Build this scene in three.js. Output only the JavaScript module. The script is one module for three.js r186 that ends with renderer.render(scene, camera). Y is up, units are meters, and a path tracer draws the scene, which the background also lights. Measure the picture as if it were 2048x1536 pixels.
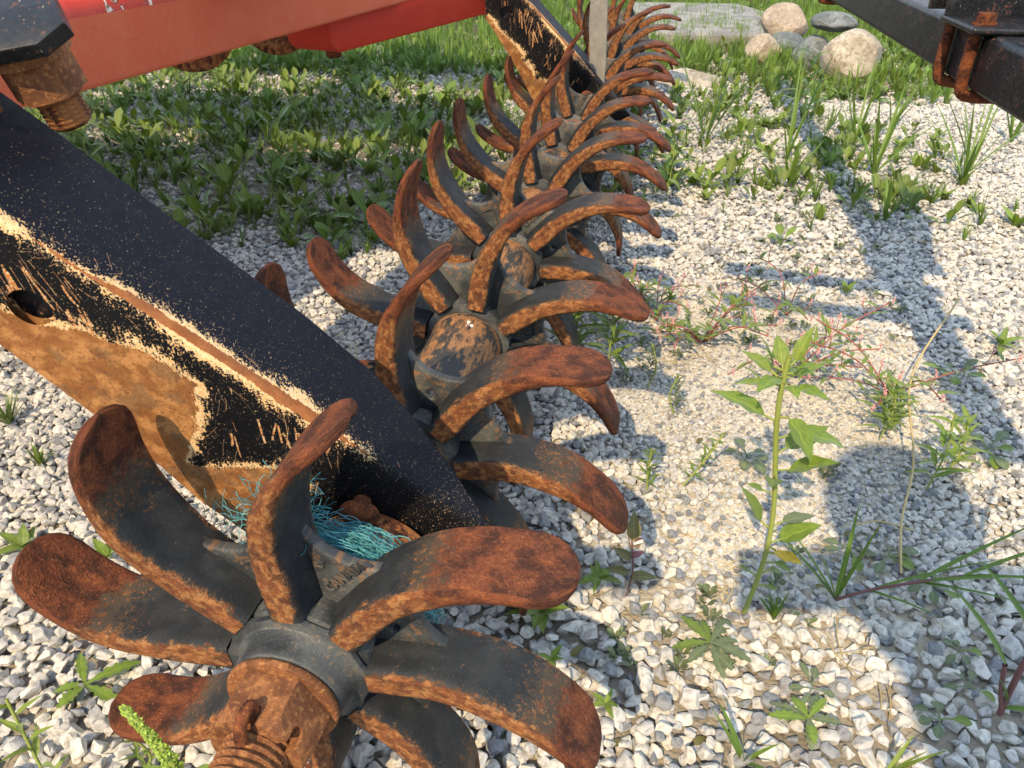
import * as THREE from 'three';
import { mergeGeometries, mergeVertices, toCreasedNormals } from 'three/addons/utils/BufferGeometryUtils.js';
import { RoundedBoxGeometry } from 'three/addons/geometries/RoundedBoxGeometry.js';
import { TextGeometry } from 'three/addons/geometries/TextGeometry.js';
import { FontLoader } from 'three/addons/loaders/FontLoader.js';
import { MarchingCubes } from 'three/addons/objects/MarchingCubes.js';
import { Brush, Evaluator, SUBTRACTION, INTERSECTION } from 'three-bvh-csg';

// ---------------------------------------------------------------- camera, sky, sun, exposure
const scene = new THREE.Scene();
const CAM_H = 0.68;
const camera = new THREE.PerspectiveCamera(53.04, 4 / 3, 0.01, 300);
camera.position.set(0, CAM_H, 0);
camera.rotation.set(THREE.MathUtils.degToRad(-32.47), 0, 0);
camera.focus = 0.85; camera.userData.fStop = 22;

const SKY_K = 1.6;
const sunDir = new THREE.Vector3(-0.288, 0.690, 0.664).normalize();
{ // hazy summer sky with thin broken cloud, the same all round
  const w = 512, h = 256, d = new Float32Array(w * h * 4), hash = (i, j) => { const t = Math.sin(i * 127.1 + j * 311.7) * 43758.5453; return t - Math.floor(t); };
  const n2 = (x, y, per) => { const xi = Math.floor(x), yi = Math.floor(y), fx = x - xi, fy = y - yi, q = (k) => ((k % per) + per) % per, sx = fx * fx * (3 - 2 * fx), sy = fy * fy * (3 - 2 * fy); const A = hash(q(xi), yi), B = hash(q(xi + 1), yi), Cc = hash(q(xi), yi + 1), Dd = hash(q(xi + 1), yi + 1); return (A + (B - A) * sx) * (1 - sy) + (Cc + (Dd - Cc) * sx) * sy; };
  for (let j = 0; j < h; j++) { const el = Math.PI * ((j + 0.5) / h - 0.5), up = Math.max(0, Math.sin(el)), t = Math.pow(up, 0.6); for (let i = 0; i < w; i++) { const u = i / w, v = j / h; const c = n2(u * 12, v * 14, 12) * 0.5 + n2(u * 24, v * 28, 24) * 0.3 + n2(u * 48, v * 56, 48) * 0.2, cl = Math.min(1, Math.max(0, (c - 0.42) / 0.25)) * 0.6; const k = (j * w + i) * 4, B = [0.40 + (0.24 - 0.40) * t, 0.47 + (0.35 - 0.47) * t, 0.535 + (0.53 - 0.535) * t]; for (let q = 0; q < 3; q++) d[k + q] = (B[q] + ([0.55, 0.56, 0.575][q] - B[q]) * cl) * SKY_K; d[k + 3] = 1; } }
  const tx = new THREE.DataTexture(d, w, h, THREE.RGBAFormat, THREE.FloatType); tx.mapping = THREE.EquirectangularReflectionMapping; tx.magFilter = THREE.LinearFilter; tx.minFilter = THREE.LinearFilter; tx.wrapS = THREE.RepeatWrapping; tx.needsUpdate = true; scene.background = tx; scene.environment = tx;
}
const sun = new THREE.DirectionalLight(0xffe3b8, 3.0);
sun.position.copy(sunDir).multiplyScalar(12).add(new THREE.Vector3(0, 0, -1.5)); sun.target.position.set(0, 0, -1.5);
sun.castShadow = true; sun.shadow.radius = 1.4; sun.shadow.mapSize.set(4096, 4096);
Object.assign(sun.shadow.camera, { left: -5, right: 5, top: 5, bottom: -5, near: 0.5, far: 30 });
scene.add(sun, sun.target);

const renderer = new THREE.WebGLRenderer({ antialias: true });
renderer.setSize(1024, 768);
renderer.toneMapping = THREE.LinearToneMapping;
renderer.toneMappingExposure = 1.9;
renderer.shadowMap.enabled = true;

// ---------------------------------------------------------------- helpers
function mulberry(a) { return () => { a = (a + 0x6d2b79f5) | 0; let t = Math.imul(a ^ (a >>> 15), 1 | a); t = (t + Math.imul(t ^ (t >>> 7), 61 | t)) ^ t; return ((t ^ (t >>> 14)) >>> 0) / 4294967296; }; }
const rnd = mulberry(12345);
const rr = (a, b, r = rnd) => a + (b - a) * r();
const V = (x, y, z) => new THREE.Vector3(x, y, z);
const D2R = Math.PI / 180;
const clamp = (x, a = 0, b = 1) => Math.min(b, Math.max(a, x));
const sstep = (a, b, x) => { const t = clamp((x - a) / (b - a)); return t * t * (3 - 2 * t); };
const lerp = (a, b, t) => a + (b - a) * t;
const NT = new Float32Array(65536); { const r = mulberry(77); for (let i = 0; i < 65536; i++) NT[i] = r(); }
function vn(x, y) { const xi = Math.floor(x), yi = Math.floor(y); let fx = x - xi, fy = y - yi; fx = fx * fx * (3 - 2 * fx); fy = fy * fy * (3 - 2 * fy);
  const x0 = xi & 255, x1 = (xi + 1) & 255, y0 = (yi & 255) << 8, y1 = ((yi + 1) & 255) << 8;
  const a = NT[y0 + x0], b = NT[y0 + x1], c = NT[y1 + x0], d = NT[y1 + x1];
  return a + (b - a) * fx + (c - a) * fy + (a - b - c + d) * fx * fy; }
function fbm(x, y, o = 4) { let s = 0, a = 0.5, t = 0; for (let i = 0; i < o; i++) { s += a * vn(x, y); t += a; a *= 0.5; x = x * 2.03 + 17.3; y = y * 2.03 + 5.7; } return s / t; }
const mixc = (a, b, t) => [a[0] + (b[0] - a[0]) * t, a[1] + (b[1] - a[1]) * t, a[2] + (b[2] - a[2]) * t];
// fn(x, y) with x,y in 0..1 -> { c:[r,g,b] sRGB, r: roughness 0..1, h: height 0..1 }
function makeMaps(w, h, fn, bumpScale, extra = {}) {
  const col = new Uint8Array(w * h * 4), ro = new Uint8Array(w * h * 4), hi = new Uint8Array(w * h * 4);
  for (let j = 0; j < h; j++) for (let i = 0; i < w; i++) {
    const o = fn((i + 0.5) / w, (j + 0.5) / h), k = (j * w + i) * 4;
    for (let q = 0; q < 3; q++) { col[k + q] = clamp(o.c[q], 0, 255); ro[k + q] = clamp(o.r) * 255; hi[k + q] = clamp(o.h) * 255; }
    col[k + 3] = ro[k + 3] = hi[k + 3] = 255;
  }
  const mk = (d, srgb) => { const t = new THREE.DataTexture(d, w, h, THREE.RGBAFormat); t.wrapS = t.wrapT = THREE.RepeatWrapping; t.magFilter = THREE.LinearFilter; t.minFilter = THREE.LinearFilter; if (srgb) t.colorSpace = THREE.SRGBColorSpace; t.needsUpdate = true; return t; };
  return new (extra.specularIntensity ? THREE.MeshPhysicalMaterial : THREE.MeshStandardMaterial)({ map: mk(col, true), roughnessMap: mk(ro), bumpMap: mk(hi), bumpScale, roughness: 1, metalness: 0, ...extra });
}
const taken = {};
function numbered(n) { if (taken[n] === undefined) { taken[n] = 0; return n; } taken[n]++; return n + '_' + String(taken[n]).padStart(3, '0'); }
function shadows(o) { o.traverse((m) => { if (m.isMesh) { m.castShadow = true; m.receiveShadow = true; } }); return o; }
function tag(o, label, category, group) { o.userData.label = label; o.userData.category = category; if (group) o.userData.group = group; return o; }
function thing(name, label, category, group) { const g = new THREE.Group(); g.name = numbered(name); scene.add(g); return tag(g, label, category, group); }
function mesh(name, geo, mat, parent) { const m = new THREE.Mesh(geo, mat); m.name = parent === scene ? numbered(name) : name; m.castShadow = m.receiveShadow = true; parent.add(m); return m; }
const M4 = (p, e = [0, 0, 0], s = [1, 1, 1]) => new THREE.Matrix4().compose(V(...p), new THREE.Quaternion().setFromEuler(new THREE.Euler(...e)), V(...s));
const moved = (g, p, e, s) => g.applyMatrix4(M4(p, e, s));
// box-projected uv in metres
function boxUV(g, scale = 1, ox = 0, oy = 0) {
  if (!g.attributes.normal) g.computeVertexNormals();
  g = g.index ? g.toNonIndexed() : g;
  const p = g.attributes.position, uv = new Float32Array(p.count * 2), a = V(), b = V(), c = V();
  for (let i = 0; i < p.count; i += 3) {
    a.fromBufferAttribute(p, i); b.fromBufferAttribute(p, i + 1); c.fromBufferAttribute(p, i + 2);
    const n = b.clone().sub(a).cross(c.clone().sub(a)), ax = Math.abs(n.x), ay = Math.abs(n.y), az = Math.abs(n.z);
    [a, b, c].forEach((q, k) => { const [u, v] = ax > ay && ax > az ? [q.z, q.y] : ay > az ? [q.x, q.z] : [q.x, q.y]; uv[(i + k) * 2] = u / scale + ox; uv[(i + k) * 2 + 1] = v / scale + oy; });
  }
  g.setAttribute('uv', new THREE.BufferAttribute(uv, 2)); return g;
}
function tube(pts, r, seg = 24, rad = 8, closed = false) { return new THREE.TubeGeometry(new THREE.CatmullRomCurve3(pts, closed), seg, r, rad, closed); }
function merge(list) { return mergeGeometries(list.map((g) => { const q = g.index ? g.toNonIndexed() : g; for (const k of Object.keys(q.attributes)) if (!['position', 'normal', 'uv', 'color'].includes(k)) q.deleteAttribute(k); return q; })); }

// gang frame: x across the shaft, y up, z towards the camera end of the shaft; origin at the first hub
const YAW = 11.487 * D2R, HUB = V(-0.1497, CAM_H - 0.4668, -0.3667), PITCH = 0.2391;
const AX = V(Math.cos(YAW), 0, Math.sin(YAW)), AS = V(Math.sin(YAW), 0, -Math.cos(YAW));
const W = (x, y, s) => HUB.clone().addScaledVector(AX, x).addScaledVector(AS, s).add(V(0, y, 0));
function gangGroup(g, s, x = 0, y = 0) { g.position.copy(W(x, y, s)); g.rotation.set(0, -YAW, 0, 'YXZ'); return g; }

// ---------------------------------------------------------------- materials
const RUSTD = [62, 36, 27], RUST = [106, 58, 37], RUSTO = [150, 93, 50], TAN = [182, 131, 80], CREAM = [236, 212, 168], PAINT = [27, 30, 33], DUST = [74, 76, 74];
function rustPix(x, y, k = 1) { // mottled rust, x,y in cm
  const a = fbm(x * 0.9, y * 0.9, 4), b = fbm(x * 5 + 31, y * 5, 3), c = vn(x * 17, y * 17);
  let col = mixc(RUSTD, RUST, sstep(0.25, 0.62, a)); col = mixc(col, RUSTO, sstep(0.55, 0.8, b) * 0.5 * k + sstep(0.55, 0.8, a) * 0.3 * k);
  const e = vn(x * 29 + 7, y * 29); if (c > 0.8) col = mixc(col, [40, 24, 20], 0.55); else if (c < 0.1) col = mixc(col, TAN, 0.45);
  return { c: col.map((v) => v * (0.78 + 0.2 * b + 0.26 * e)), h: b * 0.5 + c * 0.3 + e * 0.2 };
}
const rustMat = makeMaps(512, 512, (u, v) => { const p = rustPix(u * 9, v * 9); return { c: p.c, r: 0.78 + 0.2 * p.h, h: p.h }; }, 0.0010, { specularIntensity: 0.45 });
const rustOrange = makeMaps(512, 512, (u, v) => { const p = rustPix(u * 9 + 40, v * 9, 1.4); const f = fbm(u * 14 + 3, v * 14 + 90, 4); return { c: mixc(p.c, mixc(RUSTO, TAN, fbm(u * 40, v * 40, 2)), sstep(0.38, 0.62, f) * 0.75), r: 0.82, h: p.h }; }, 0.0008, { specularIntensity: 0.45 });
const nutMat = makeMaps(512, 512, (u, v) => { const X = u * 9, Y = v * 9, a = fbm(X * 0.8, Y * 0.8, 4), b = fbm(X * 4, Y * 4, 4), c = vn(X * 18, Y * 18); let col = mixc([104, 66, 43], [142, 94, 58], sstep(0.3, 0.7, a * 0.6 + b * 0.4)); if (c > 0.82) col = mixc(col, [62, 40, 30], 0.6); if (b > 0.66) col = mixc(col, TAN, 0.4); return { c: col.map((q) => q * (0.86 + 0.28 * c)), r: 0.8, h: b * 0.6 + c * 0.4 }; }, 0.0005, { specularIntensity: 0.5 });
// finger of a tine wheel: u root -> tip, v round the section (0.0-0.2 front edge, 0.2-0.5 side, 0.5-0.7 back, 0.7-1.0 side)
function fingerMat(seed) {
  const ox = seed * 37.1, oy = seed * 11.7, tip0 = 0.62 + 0.13 * (vn(seed * 3.3, 1.1) - 0.5) * 2;
  return makeMaps(640, 640, (u, v) => {
    const X = u * 19, Y = v * 17; // cm
    const n1 = fbm(X * 0.45 + ox, Y * 0.45 + oy, 4) - 0.5, n2 = fbm(X * 2.2 + ox, Y * 2.2 + oy, 4) - 0.5, n3 = vn(X * 13 + ox, Y * 13);
    const df = Math.min(Math.abs(v - 0.1), Math.abs(v - 1.1)), db = Math.abs(v - 0.6);
    const band = 0.115 - Math.min(df, db);            // >0 on the edges
    const p = rustPix(X + ox, Y + oy, 0.6), g3 = n3 - 0.5, gr = vn(X * 21 + ox, Y * 21 + 3);
    const tan = mixc(RUSTO, TAN, sstep(0.35, 0.65, fbm(X * 3 + ox, Y * 3 + 7, 3)));
    const paint = mixc(mixc([34, 37, 40], DUST, clamp(0.12 + 0.35 * sstep(0.3, 0.75, fbm(X * 0.8 + ox + 9, Y * 0.8, 5)) + (gr - 0.5) * 0.28)), [38, 42, 46], 0.25);
    let c = paint, r = 0.5 + 0.2 * (n2 + 0.5), h = 0.4 + 0.15 * gr;
    // worn grey-brown zone, then the scaled rust of the tip
    const worn = sstep(tip0 - 0.14, tip0 + 0.0, u + n1 * 0.16 + n2 * 0.16 + g3 * 0.14), full = sstep(tip0 + 0.02, tip0 + 0.1, u + n1 * 0.16 + n2 * 0.1 + g3 * 0.06);
    const edge = sstep(-0.015, 0.02, band - 0.016 + n1 * 0.03 + n2 * 0.06 + g3 * 0.035 - 0.04 * sstep(0.16, 0.0, u));
    c = mixc(c, mixc([84, 70, 54], mixc(tan, p.c, 0.4), sstep(0.56, 0.66, fbm(X * 3.4 + 5, Y * 3.4 + ox, 4) + g3 * 0.2)), worn * (gr > 0.7 ? 0.35 : 0.85));
    c = mixc(c, mixc(tan, mixc(p.c, [60, 44, 34], gr > 0.72 ? 0.7 : 0), 0.25 + 0.5 * sstep(0.4, 0.65, fbm(X * 1.6 + 9, Y * 1.6 + ox, 4))), edge * (n3 > 0.84 ? 0.45 : 0.95));
    c = mixc(c, p.c, full * 0.96); if (Math.max(full, edge) > 0.45) { r = 0.84; h = p.h; }
    if (Math.max(worn, edge, full) < 0.3 && n3 > 0.92) c = mixc(c, tan, 0.5);
    return { c, r, h };
  }, 0.0012, { specularIntensity: 0.45 });
}
const fingerMats = [1, 2, 3, 4, 5].map(fingerMat);
const castMat = makeMaps(768, 768, (u, v) => { // painted cast web, 30 cm square
  const X = u * 30, Y = v * 30, a = fbm(X * 0.35, Y * 0.35, 4), b = fbm(X * 2.5, Y * 2.5, 3), c = vn(X * 12, Y * 12), rad = Math.hypot(X - 15, Y - 15);
  let col = mixc([40, 44, 47], [78, 81, 80], sstep(0.35, 0.72, a));
  col = mixc(col, TAN, sstep(0.62, 0.8, b * 0.7 + a * 0.3) * 0.3);
  const edge = sstep(7.6, 9.6, rad + (b - 0.5) * 3); col = mixc(col, RUSTO, edge * 0.45 * sstep(0.5, 0.7, b));
  if (c > 0.92) col = mixc(col, TAN, 0.4);
  return { c: col.map((q) => q * (0.9 + 0.2 * c)), r: 0.5 + 0.25 * b, h: 0.5 * b + 0.5 * c };
}, 0.0005);
const spoolMat = makeMaps(768, 640, (u, v) => {
  const X = u * 27, Y = v * 22, a = fbm(X * 0.5, Y * 0.5 + 4, 4), b = fbm(X * 2.6, Y * 2.6, 4), c = vn(X * 11, Y * 11), e = vn(X * 23, Y * 23);
  let col = mixc([38, 40, 41], [62, 60, 54], b); col = mixc(col, mixc(RUSTO, TAN, b), sstep(0.4, 0.54, a * 0.55 + b * 0.35 + c * 0.12) * 0.85); if (c > 0.78) col = mixc(col, PAINT, 0.55); if (e > 0.85) col = mixc(col, TAN, 0.3);
  return { c: col, r: 0.7, h: b * 0.6 + c * 0.4 };
}, 0.0006);
const blackMat = makeMaps(512, 512, (u, v) => { // black painted steel, chipped, 20 cm square
  const X = u * 20, Y = v * 20, a = fbm(X * 0.6, Y * 0.6, 4), b = fbm(X * 3, Y * 3, 3), c = vn(X * 9, Y * 9), d = vn(X * 9 + 90, Y * 3 + 5);
  let col = mixc([11, 12, 16], [24, 26, 30], sstep(0.4, 0.7, a)); col = mixc(col, RUST, sstep(0.63, 0.74, b * 0.55 + a * 0.45) * 0.8);
  if (c * 0.5 + d * 0.5 > 0.87) col = mixc(col, CREAM, 0.6);
  return { c: col, r: 0.32 + 0.3 * b, h: b };
}, 0.0003);
const redMat = makeMaps(1024, 1024, (u, v) => { // red paint, dusty, 40 cm square
  const X = u * 40, Y = v * 40, a = fbm(X * 0.25, Y * 0.25, 4), b = fbm(X * 3, Y * 3, 3), c = vn(X * 16, Y * 16);
  let col = mixc([186, 36, 24], [194, 56, 36], a); col = mixc(col, [196, 104, 70], 0.08 + 0.16 * b); if (c > 0.95) col = mixc(col, [205, 150, 120], 0.5);
  return { c: col, r: 0.45 + 0.2 * b, h: b * 0.5 };
}, 0.0002, { specularIntensity: 0.5 });
const dustRedMat = makeMaps(1024, 512, (u, v) => { // red paint under a film of dried dust, fine grain
  const X = u * 40, Y = v * 20, a = fbm(X * 0.3, Y * 0.3, 4), b = fbm(X * 3, Y * 3, 3), c = vn(X * 14, Y * 14), s = vn(X * 1.2 + Y * 1.2, X * 9 - Y * 9);
  let col = mixc([198, 80, 52], [208, 116, 82], 0.35 + 0.5 * a + 0.25 * (b - 0.5)); if (c > 0.9) col = mixc(col, [214, 160, 128], 0.35); if (s > 0.9) col = mixc(col, [208, 134, 108], 0.35);
  return { c: col, r: 0.75, h: c * 0.5 };
}, 0.0002, { specularIntensity: 0.4 });
const chipRedMat = makeMaps(1024, 256, (u, v) => { // worn corner of the red tube: white primer and rust pits through the paint
  const X = u * 40, Y = v * 8, a = fbm(X * 0.25 + 3, Y * 0.2, 3), b = fbm(X * 1.6, Y * 1.6, 4), c = fbm(X * 5, Y * 5, 3);
  let col = mixc([186, 44, 32], [196, 78, 56], b); const chip = b * 0.6 + a * 0.5 + c * 0.15;
  if (chip > 0.74) col = mixc([224, 214, 196], [120, 82, 60], sstep(0.6, 0.7, c)); else if (chip > 0.715) col = [70, 36, 26];
  return { c: col, r: 0.5, h: chip > 0.72 ? 0.2 : 0.7 };
}, 0.0004);

// ---------------------------------------------------------------- ground
const groundMat = makeMaps(1024, 1024, (u, v) => { const X = u * 60, Y = v * 60, a = fbm(X * 0.5, Y * 0.5, 5), b = fbm(X * 4, Y * 4, 3); return { c: mixc(mixc([62, 66, 34], [96, 88, 56], a), [120, 112, 84], sstep(0.5, 0.8, b) * 0.5), r: 1, h: b }; }, 0.004);
{ const g = new THREE.PlaneGeometry(260, 260, 1, 1); g.rotateX(-Math.PI / 2); const uv = g.attributes.uv; for (let i = 0; i < uv.count; i++) uv.setXY(i, uv.getX(i) * 260, uv.getY(i) * 260);
  const m = mesh('ground', g, groundMat, scene); m.position.set(0, -0.03, -20); m.userData.kind = 'structure'; }
const bedMat = makeMaps(1024, 1024, (u, v) => { // pale limestone fines, 1 m square
  const X = u * 100, Y = v * 100, a = fbm(X * 0.12, Y * 0.12, 4), b = fbm(X * 1.3, Y * 1.3, 3), c = vn(X * 3.5, Y * 3.5);
  return { c: mixc(mixc([176, 170, 158], [232, 226, 214], sstep(0.2, 0.55, a)), [240, 236, 228], c * b * 0.8), r: 0.98, h: b * 0.5 + c * 0.5 };
}, 0.004);
const bedH = (x, z) => (fbm(x * 2.2 + 9, z * 2.2 + 4, 3) - 0.5) * 0.03 + (fbm(x * 9, z * 9, 2) - 0.5) * 0.008;
{ const g = new THREE.PlaneGeometry(7, 6, 240, 220); g.rotateX(-Math.PI / 2); g.translate(0.4, 0, -2.1);
  const p = g.attributes.position, uv = g.attributes.uv, cl = new Float32Array(p.count * 3);
  for (let i = 0; i < p.count; i++) { const x = p.getX(i), z = p.getZ(i), fines = sstep(1.35, 0.5, Math.hypot((x - 0.43) / 0.34, (z + 1.05) / 0.46) + (fbm(x * 6, z * 6, 3) - 0.5) * 0.6), cc = mixc([0.34, 0.31, 0.26], [0.74, 0.69, 0.58], fines); cl.set(cc, i * 3); const e = Math.min(x + 3.1, 3.9 - x, z + 5.1, 0.9 - z); p.setY(i, bedH(x, z) - 0.004 - 0.04 * sstep(0.3, 0, e)); uv.setXY(i, x, z); }
  g.setAttribute('color', new THREE.BufferAttribute(cl, 3)); bedMat.vertexColors = true;
  g.computeVertexNormals();
  const m = mesh('gravel_bed', g, bedMat, scene); m.userData.kind = 'structure'; scene.userData.bed = m; }
const bed = scene.getObjectByName('gravel_bed');

// stones
function stoneGeo(seed, detail = 3) {
  const r = mulberry(seed * 991 + 5); let g = new THREE.IcosahedronGeometry(1, detail); g.deleteAttribute('normal'); g = mergeVertices(g, 1e-4);
  const p = g.attributes.position, pl = []; for (let i = 0; i < 13; i++) { const n = V(r() * 2 - 1, r() * 2 - 1, r() * 2 - 1).normalize(); pl.push([n, 0.42 + 0.36 * r()]); }
  const v = V(), sx = 0.85 + 0.5 * r(), sy = 0.62 + 0.25 * r(), sz = 0.8 + 0.35 * r();
  for (let i = 0; i < p.count; i++) { v.fromBufferAttribute(p, i).normalize();
    for (let k = 0; k < 2; k++) for (const [n, d] of pl) { const t = v.dot(n) - d; if (t > 0) v.addScaledVector(n, -t * 0.97); }
    const nn = 1 + 0.05 * (fbm(v.x * 3 + 10 + seed, v.y * 3 + v.z * 2, 3) - 0.5); v.multiplyScalar(nn); p.setXYZ(i, v.x * sx, v.y * sy, v.z * sz); }
  return toCreasedNormals(g, 0.42);
}
const stoneTex = makeMaps(256, 256, (u, v) => { const X = u * 10, Y = v * 10, a = fbm(X * 0.6, Y * 0.6, 4), b = fbm(X * 3, Y * 3, 3); return { c: mixc([206, 205, 203], [255, 255, 255], sstep(0.25, 0.6, a) * 0.75 + 0.25 * b), r: 0.8 + 0.2 * b, h: b }; }, 0.0006);
const stoneGeos = Array.from({ length: 9 }, (_, i) => stoneGeo(i + 1, 3));
const stoneTints = []; { const r = mulberry(5); for (let i = 0; i < 12; i++) { const k = r(); const c0 = k < 0.7 ? mixc([204, 200, 190], [222, 217, 205], r()) : k < 0.9 ? mixc([188, 186, 181], [204, 201, 194], r()) : k < 0.95 ? mixc([200, 190, 172], [212, 204, 186], r()) : mixc([142, 144, 146], [164, 165, 166], r()), f = rr(0.93, 1.02, r), c = c0.map((q) => q * f); stoneTints.push(c); } }
const stoneMats = stoneTints.map((c) => { const m = stoneTex.clone(); m.color = new THREE.Color().setRGB(c[0] / 255, c[1] / 255, c[2] / 255, THREE.SRGBColorSpace); return m; });
const stones = [];
{
  const r = mulberry(4242);
  const midAt = (x, z) => sstep(1.2, 0.4, Math.hypot((x - 0.43) / 0.34, (z + 1.05) / 0.46) + (fbm(x * 6, z * 6, 2) - 0.5) * 0.5);
  const sizeAt = (x, z) => { // stone half size in metres
    let s = 0.0082; const mid = midAt(x, z); s = lerp(s, 0.0046, mid * 0.95);
    if (z > -0.75) s = lerp(s, 0.0098, sstep(-0.75, -0.5, z)); if (z < -1.6) s = lerp(s, 0.0082, sstep(-1.6, -2.2, z)); return s; };
  const inView = (x, z) => Math.abs(x) < 0.75 + Math.max(0, -z) * 0.74;
  for (let layer = 0; layer < 2; layer++) {
    for (let z = 0.5; z > -4.4;) {
      const row = sizeAt(0.2, z) * 1.45;
      for (let x = -2.9; x < 3.2;) {
        const s0 = sizeAt(x, z), step = s0 * 1.62; x += step * rr(0.75, 1.15, r);
        if (!inView(x, z)) continue;
        const veg = vegMask(x, z); if (r() < veg * 0.8) continue;
        const sc = s0 * rr(0.62, 1.32, r) * (r() < 0.05 ? 1.35 : 1) * (layer ? 0.92 : 1);
        const zz = z + rr(-0.5, 0.5, r) * row, xx = x;
        stones.push({ x: xx, z: zz, y: bedH(xx, zz) + (layer ? sc * 0.5 + 0.002 : -sc * 0.1) - sc * 0.95 * midAt(xx, zz) * (layer ? 1.6 : 1), s: sc, e: [rr(-0.5, 0.5, r), rr(0, 6.28, r), rr(-0.5, 0.5, r)], g: Math.floor(r() * 9), t: Math.floor(r() * 12), d: Math.hypot(xx, zz), layer, k: r() });
      }
      z -= row;
    }
  }
  // upper layer is patchy
  const keep = stones.filter((q) => q.layer === 0 || (fbm(q.x * 3 + 30, q.z * 3, 2) + q.k * 0.35 > 0.55));
  keep.sort((a, b) => a.d - b.d);
  const front = keep.filter((q) => { const zz = -q.z; return q.layer === 1 && zz > 0.36 && Math.abs(q.x) < 0.02 + zz * 0.62; }).slice(0, 300), fs = new Set(front);
  for (const q of front) { const m = mesh('stone', stoneGeos[q.g], stoneMats[q.t], bed); m.position.set(q.x, q.y, q.z); m.rotation.set(...q.e); m.scale.setScalar(q.s); }
  const rest = keep.filter((q) => !fs.has(q));
  const gg = new THREE.Group(); gg.name = 'loose_gravel'; gg.userData = { kind: 'stuff', label: 'white limestone gravel spread across the yard', category: 'gravel' }; scene.add(gg);
  const d = new THREE.Object3D(), col = new THREE.Color();
  for (let k = 0; k < 9; k++) { const L = rest.filter((q) => q.g === k), im = new THREE.InstancedMesh(stoneGeos[k], stoneTex, L.length); im.name = 'gravel_stones'; im.castShadow = im.receiveShadow = true; im.userData.kind = 'stuff';
    L.forEach((q, i) => { d.position.set(q.x, q.y, q.z); d.rotation.set(...q.e); d.scale.setScalar(q.s); d.updateMatrix(); im.setMatrixAt(i, d.matrix); const c = stoneTints[q.t]; im.setColorAt(i, col.setRGB(c[0] / 255, c[1] / 255, c[2] / 255, THREE.SRGBColorSpace)); });
    gg.add(im); }
  console.log('stones', keep.length);
}
function vegMask(x, z) { // 0 bare gravel .. 1 thick weeds
  const n = (fbm(x * 2.4 + 3, z * 2.4, 3) - 0.5) * 0.9;
  const left = sstep(-1.6, -2.1, z + n * 0.7) * sstep(0.35, -0.1, x + n * 0.3);
  const mid = sstep(-1.65, -2.1, z + n * 0.6) * sstep(0.2, 0.35, x) * sstep(1.6, 0.8, x + n * 0.6) * 0.52;
  const far = sstep(-2.9, -3.5, z + n * 0.8);
  return clamp(Math.max(left, mid, far));
}

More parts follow.
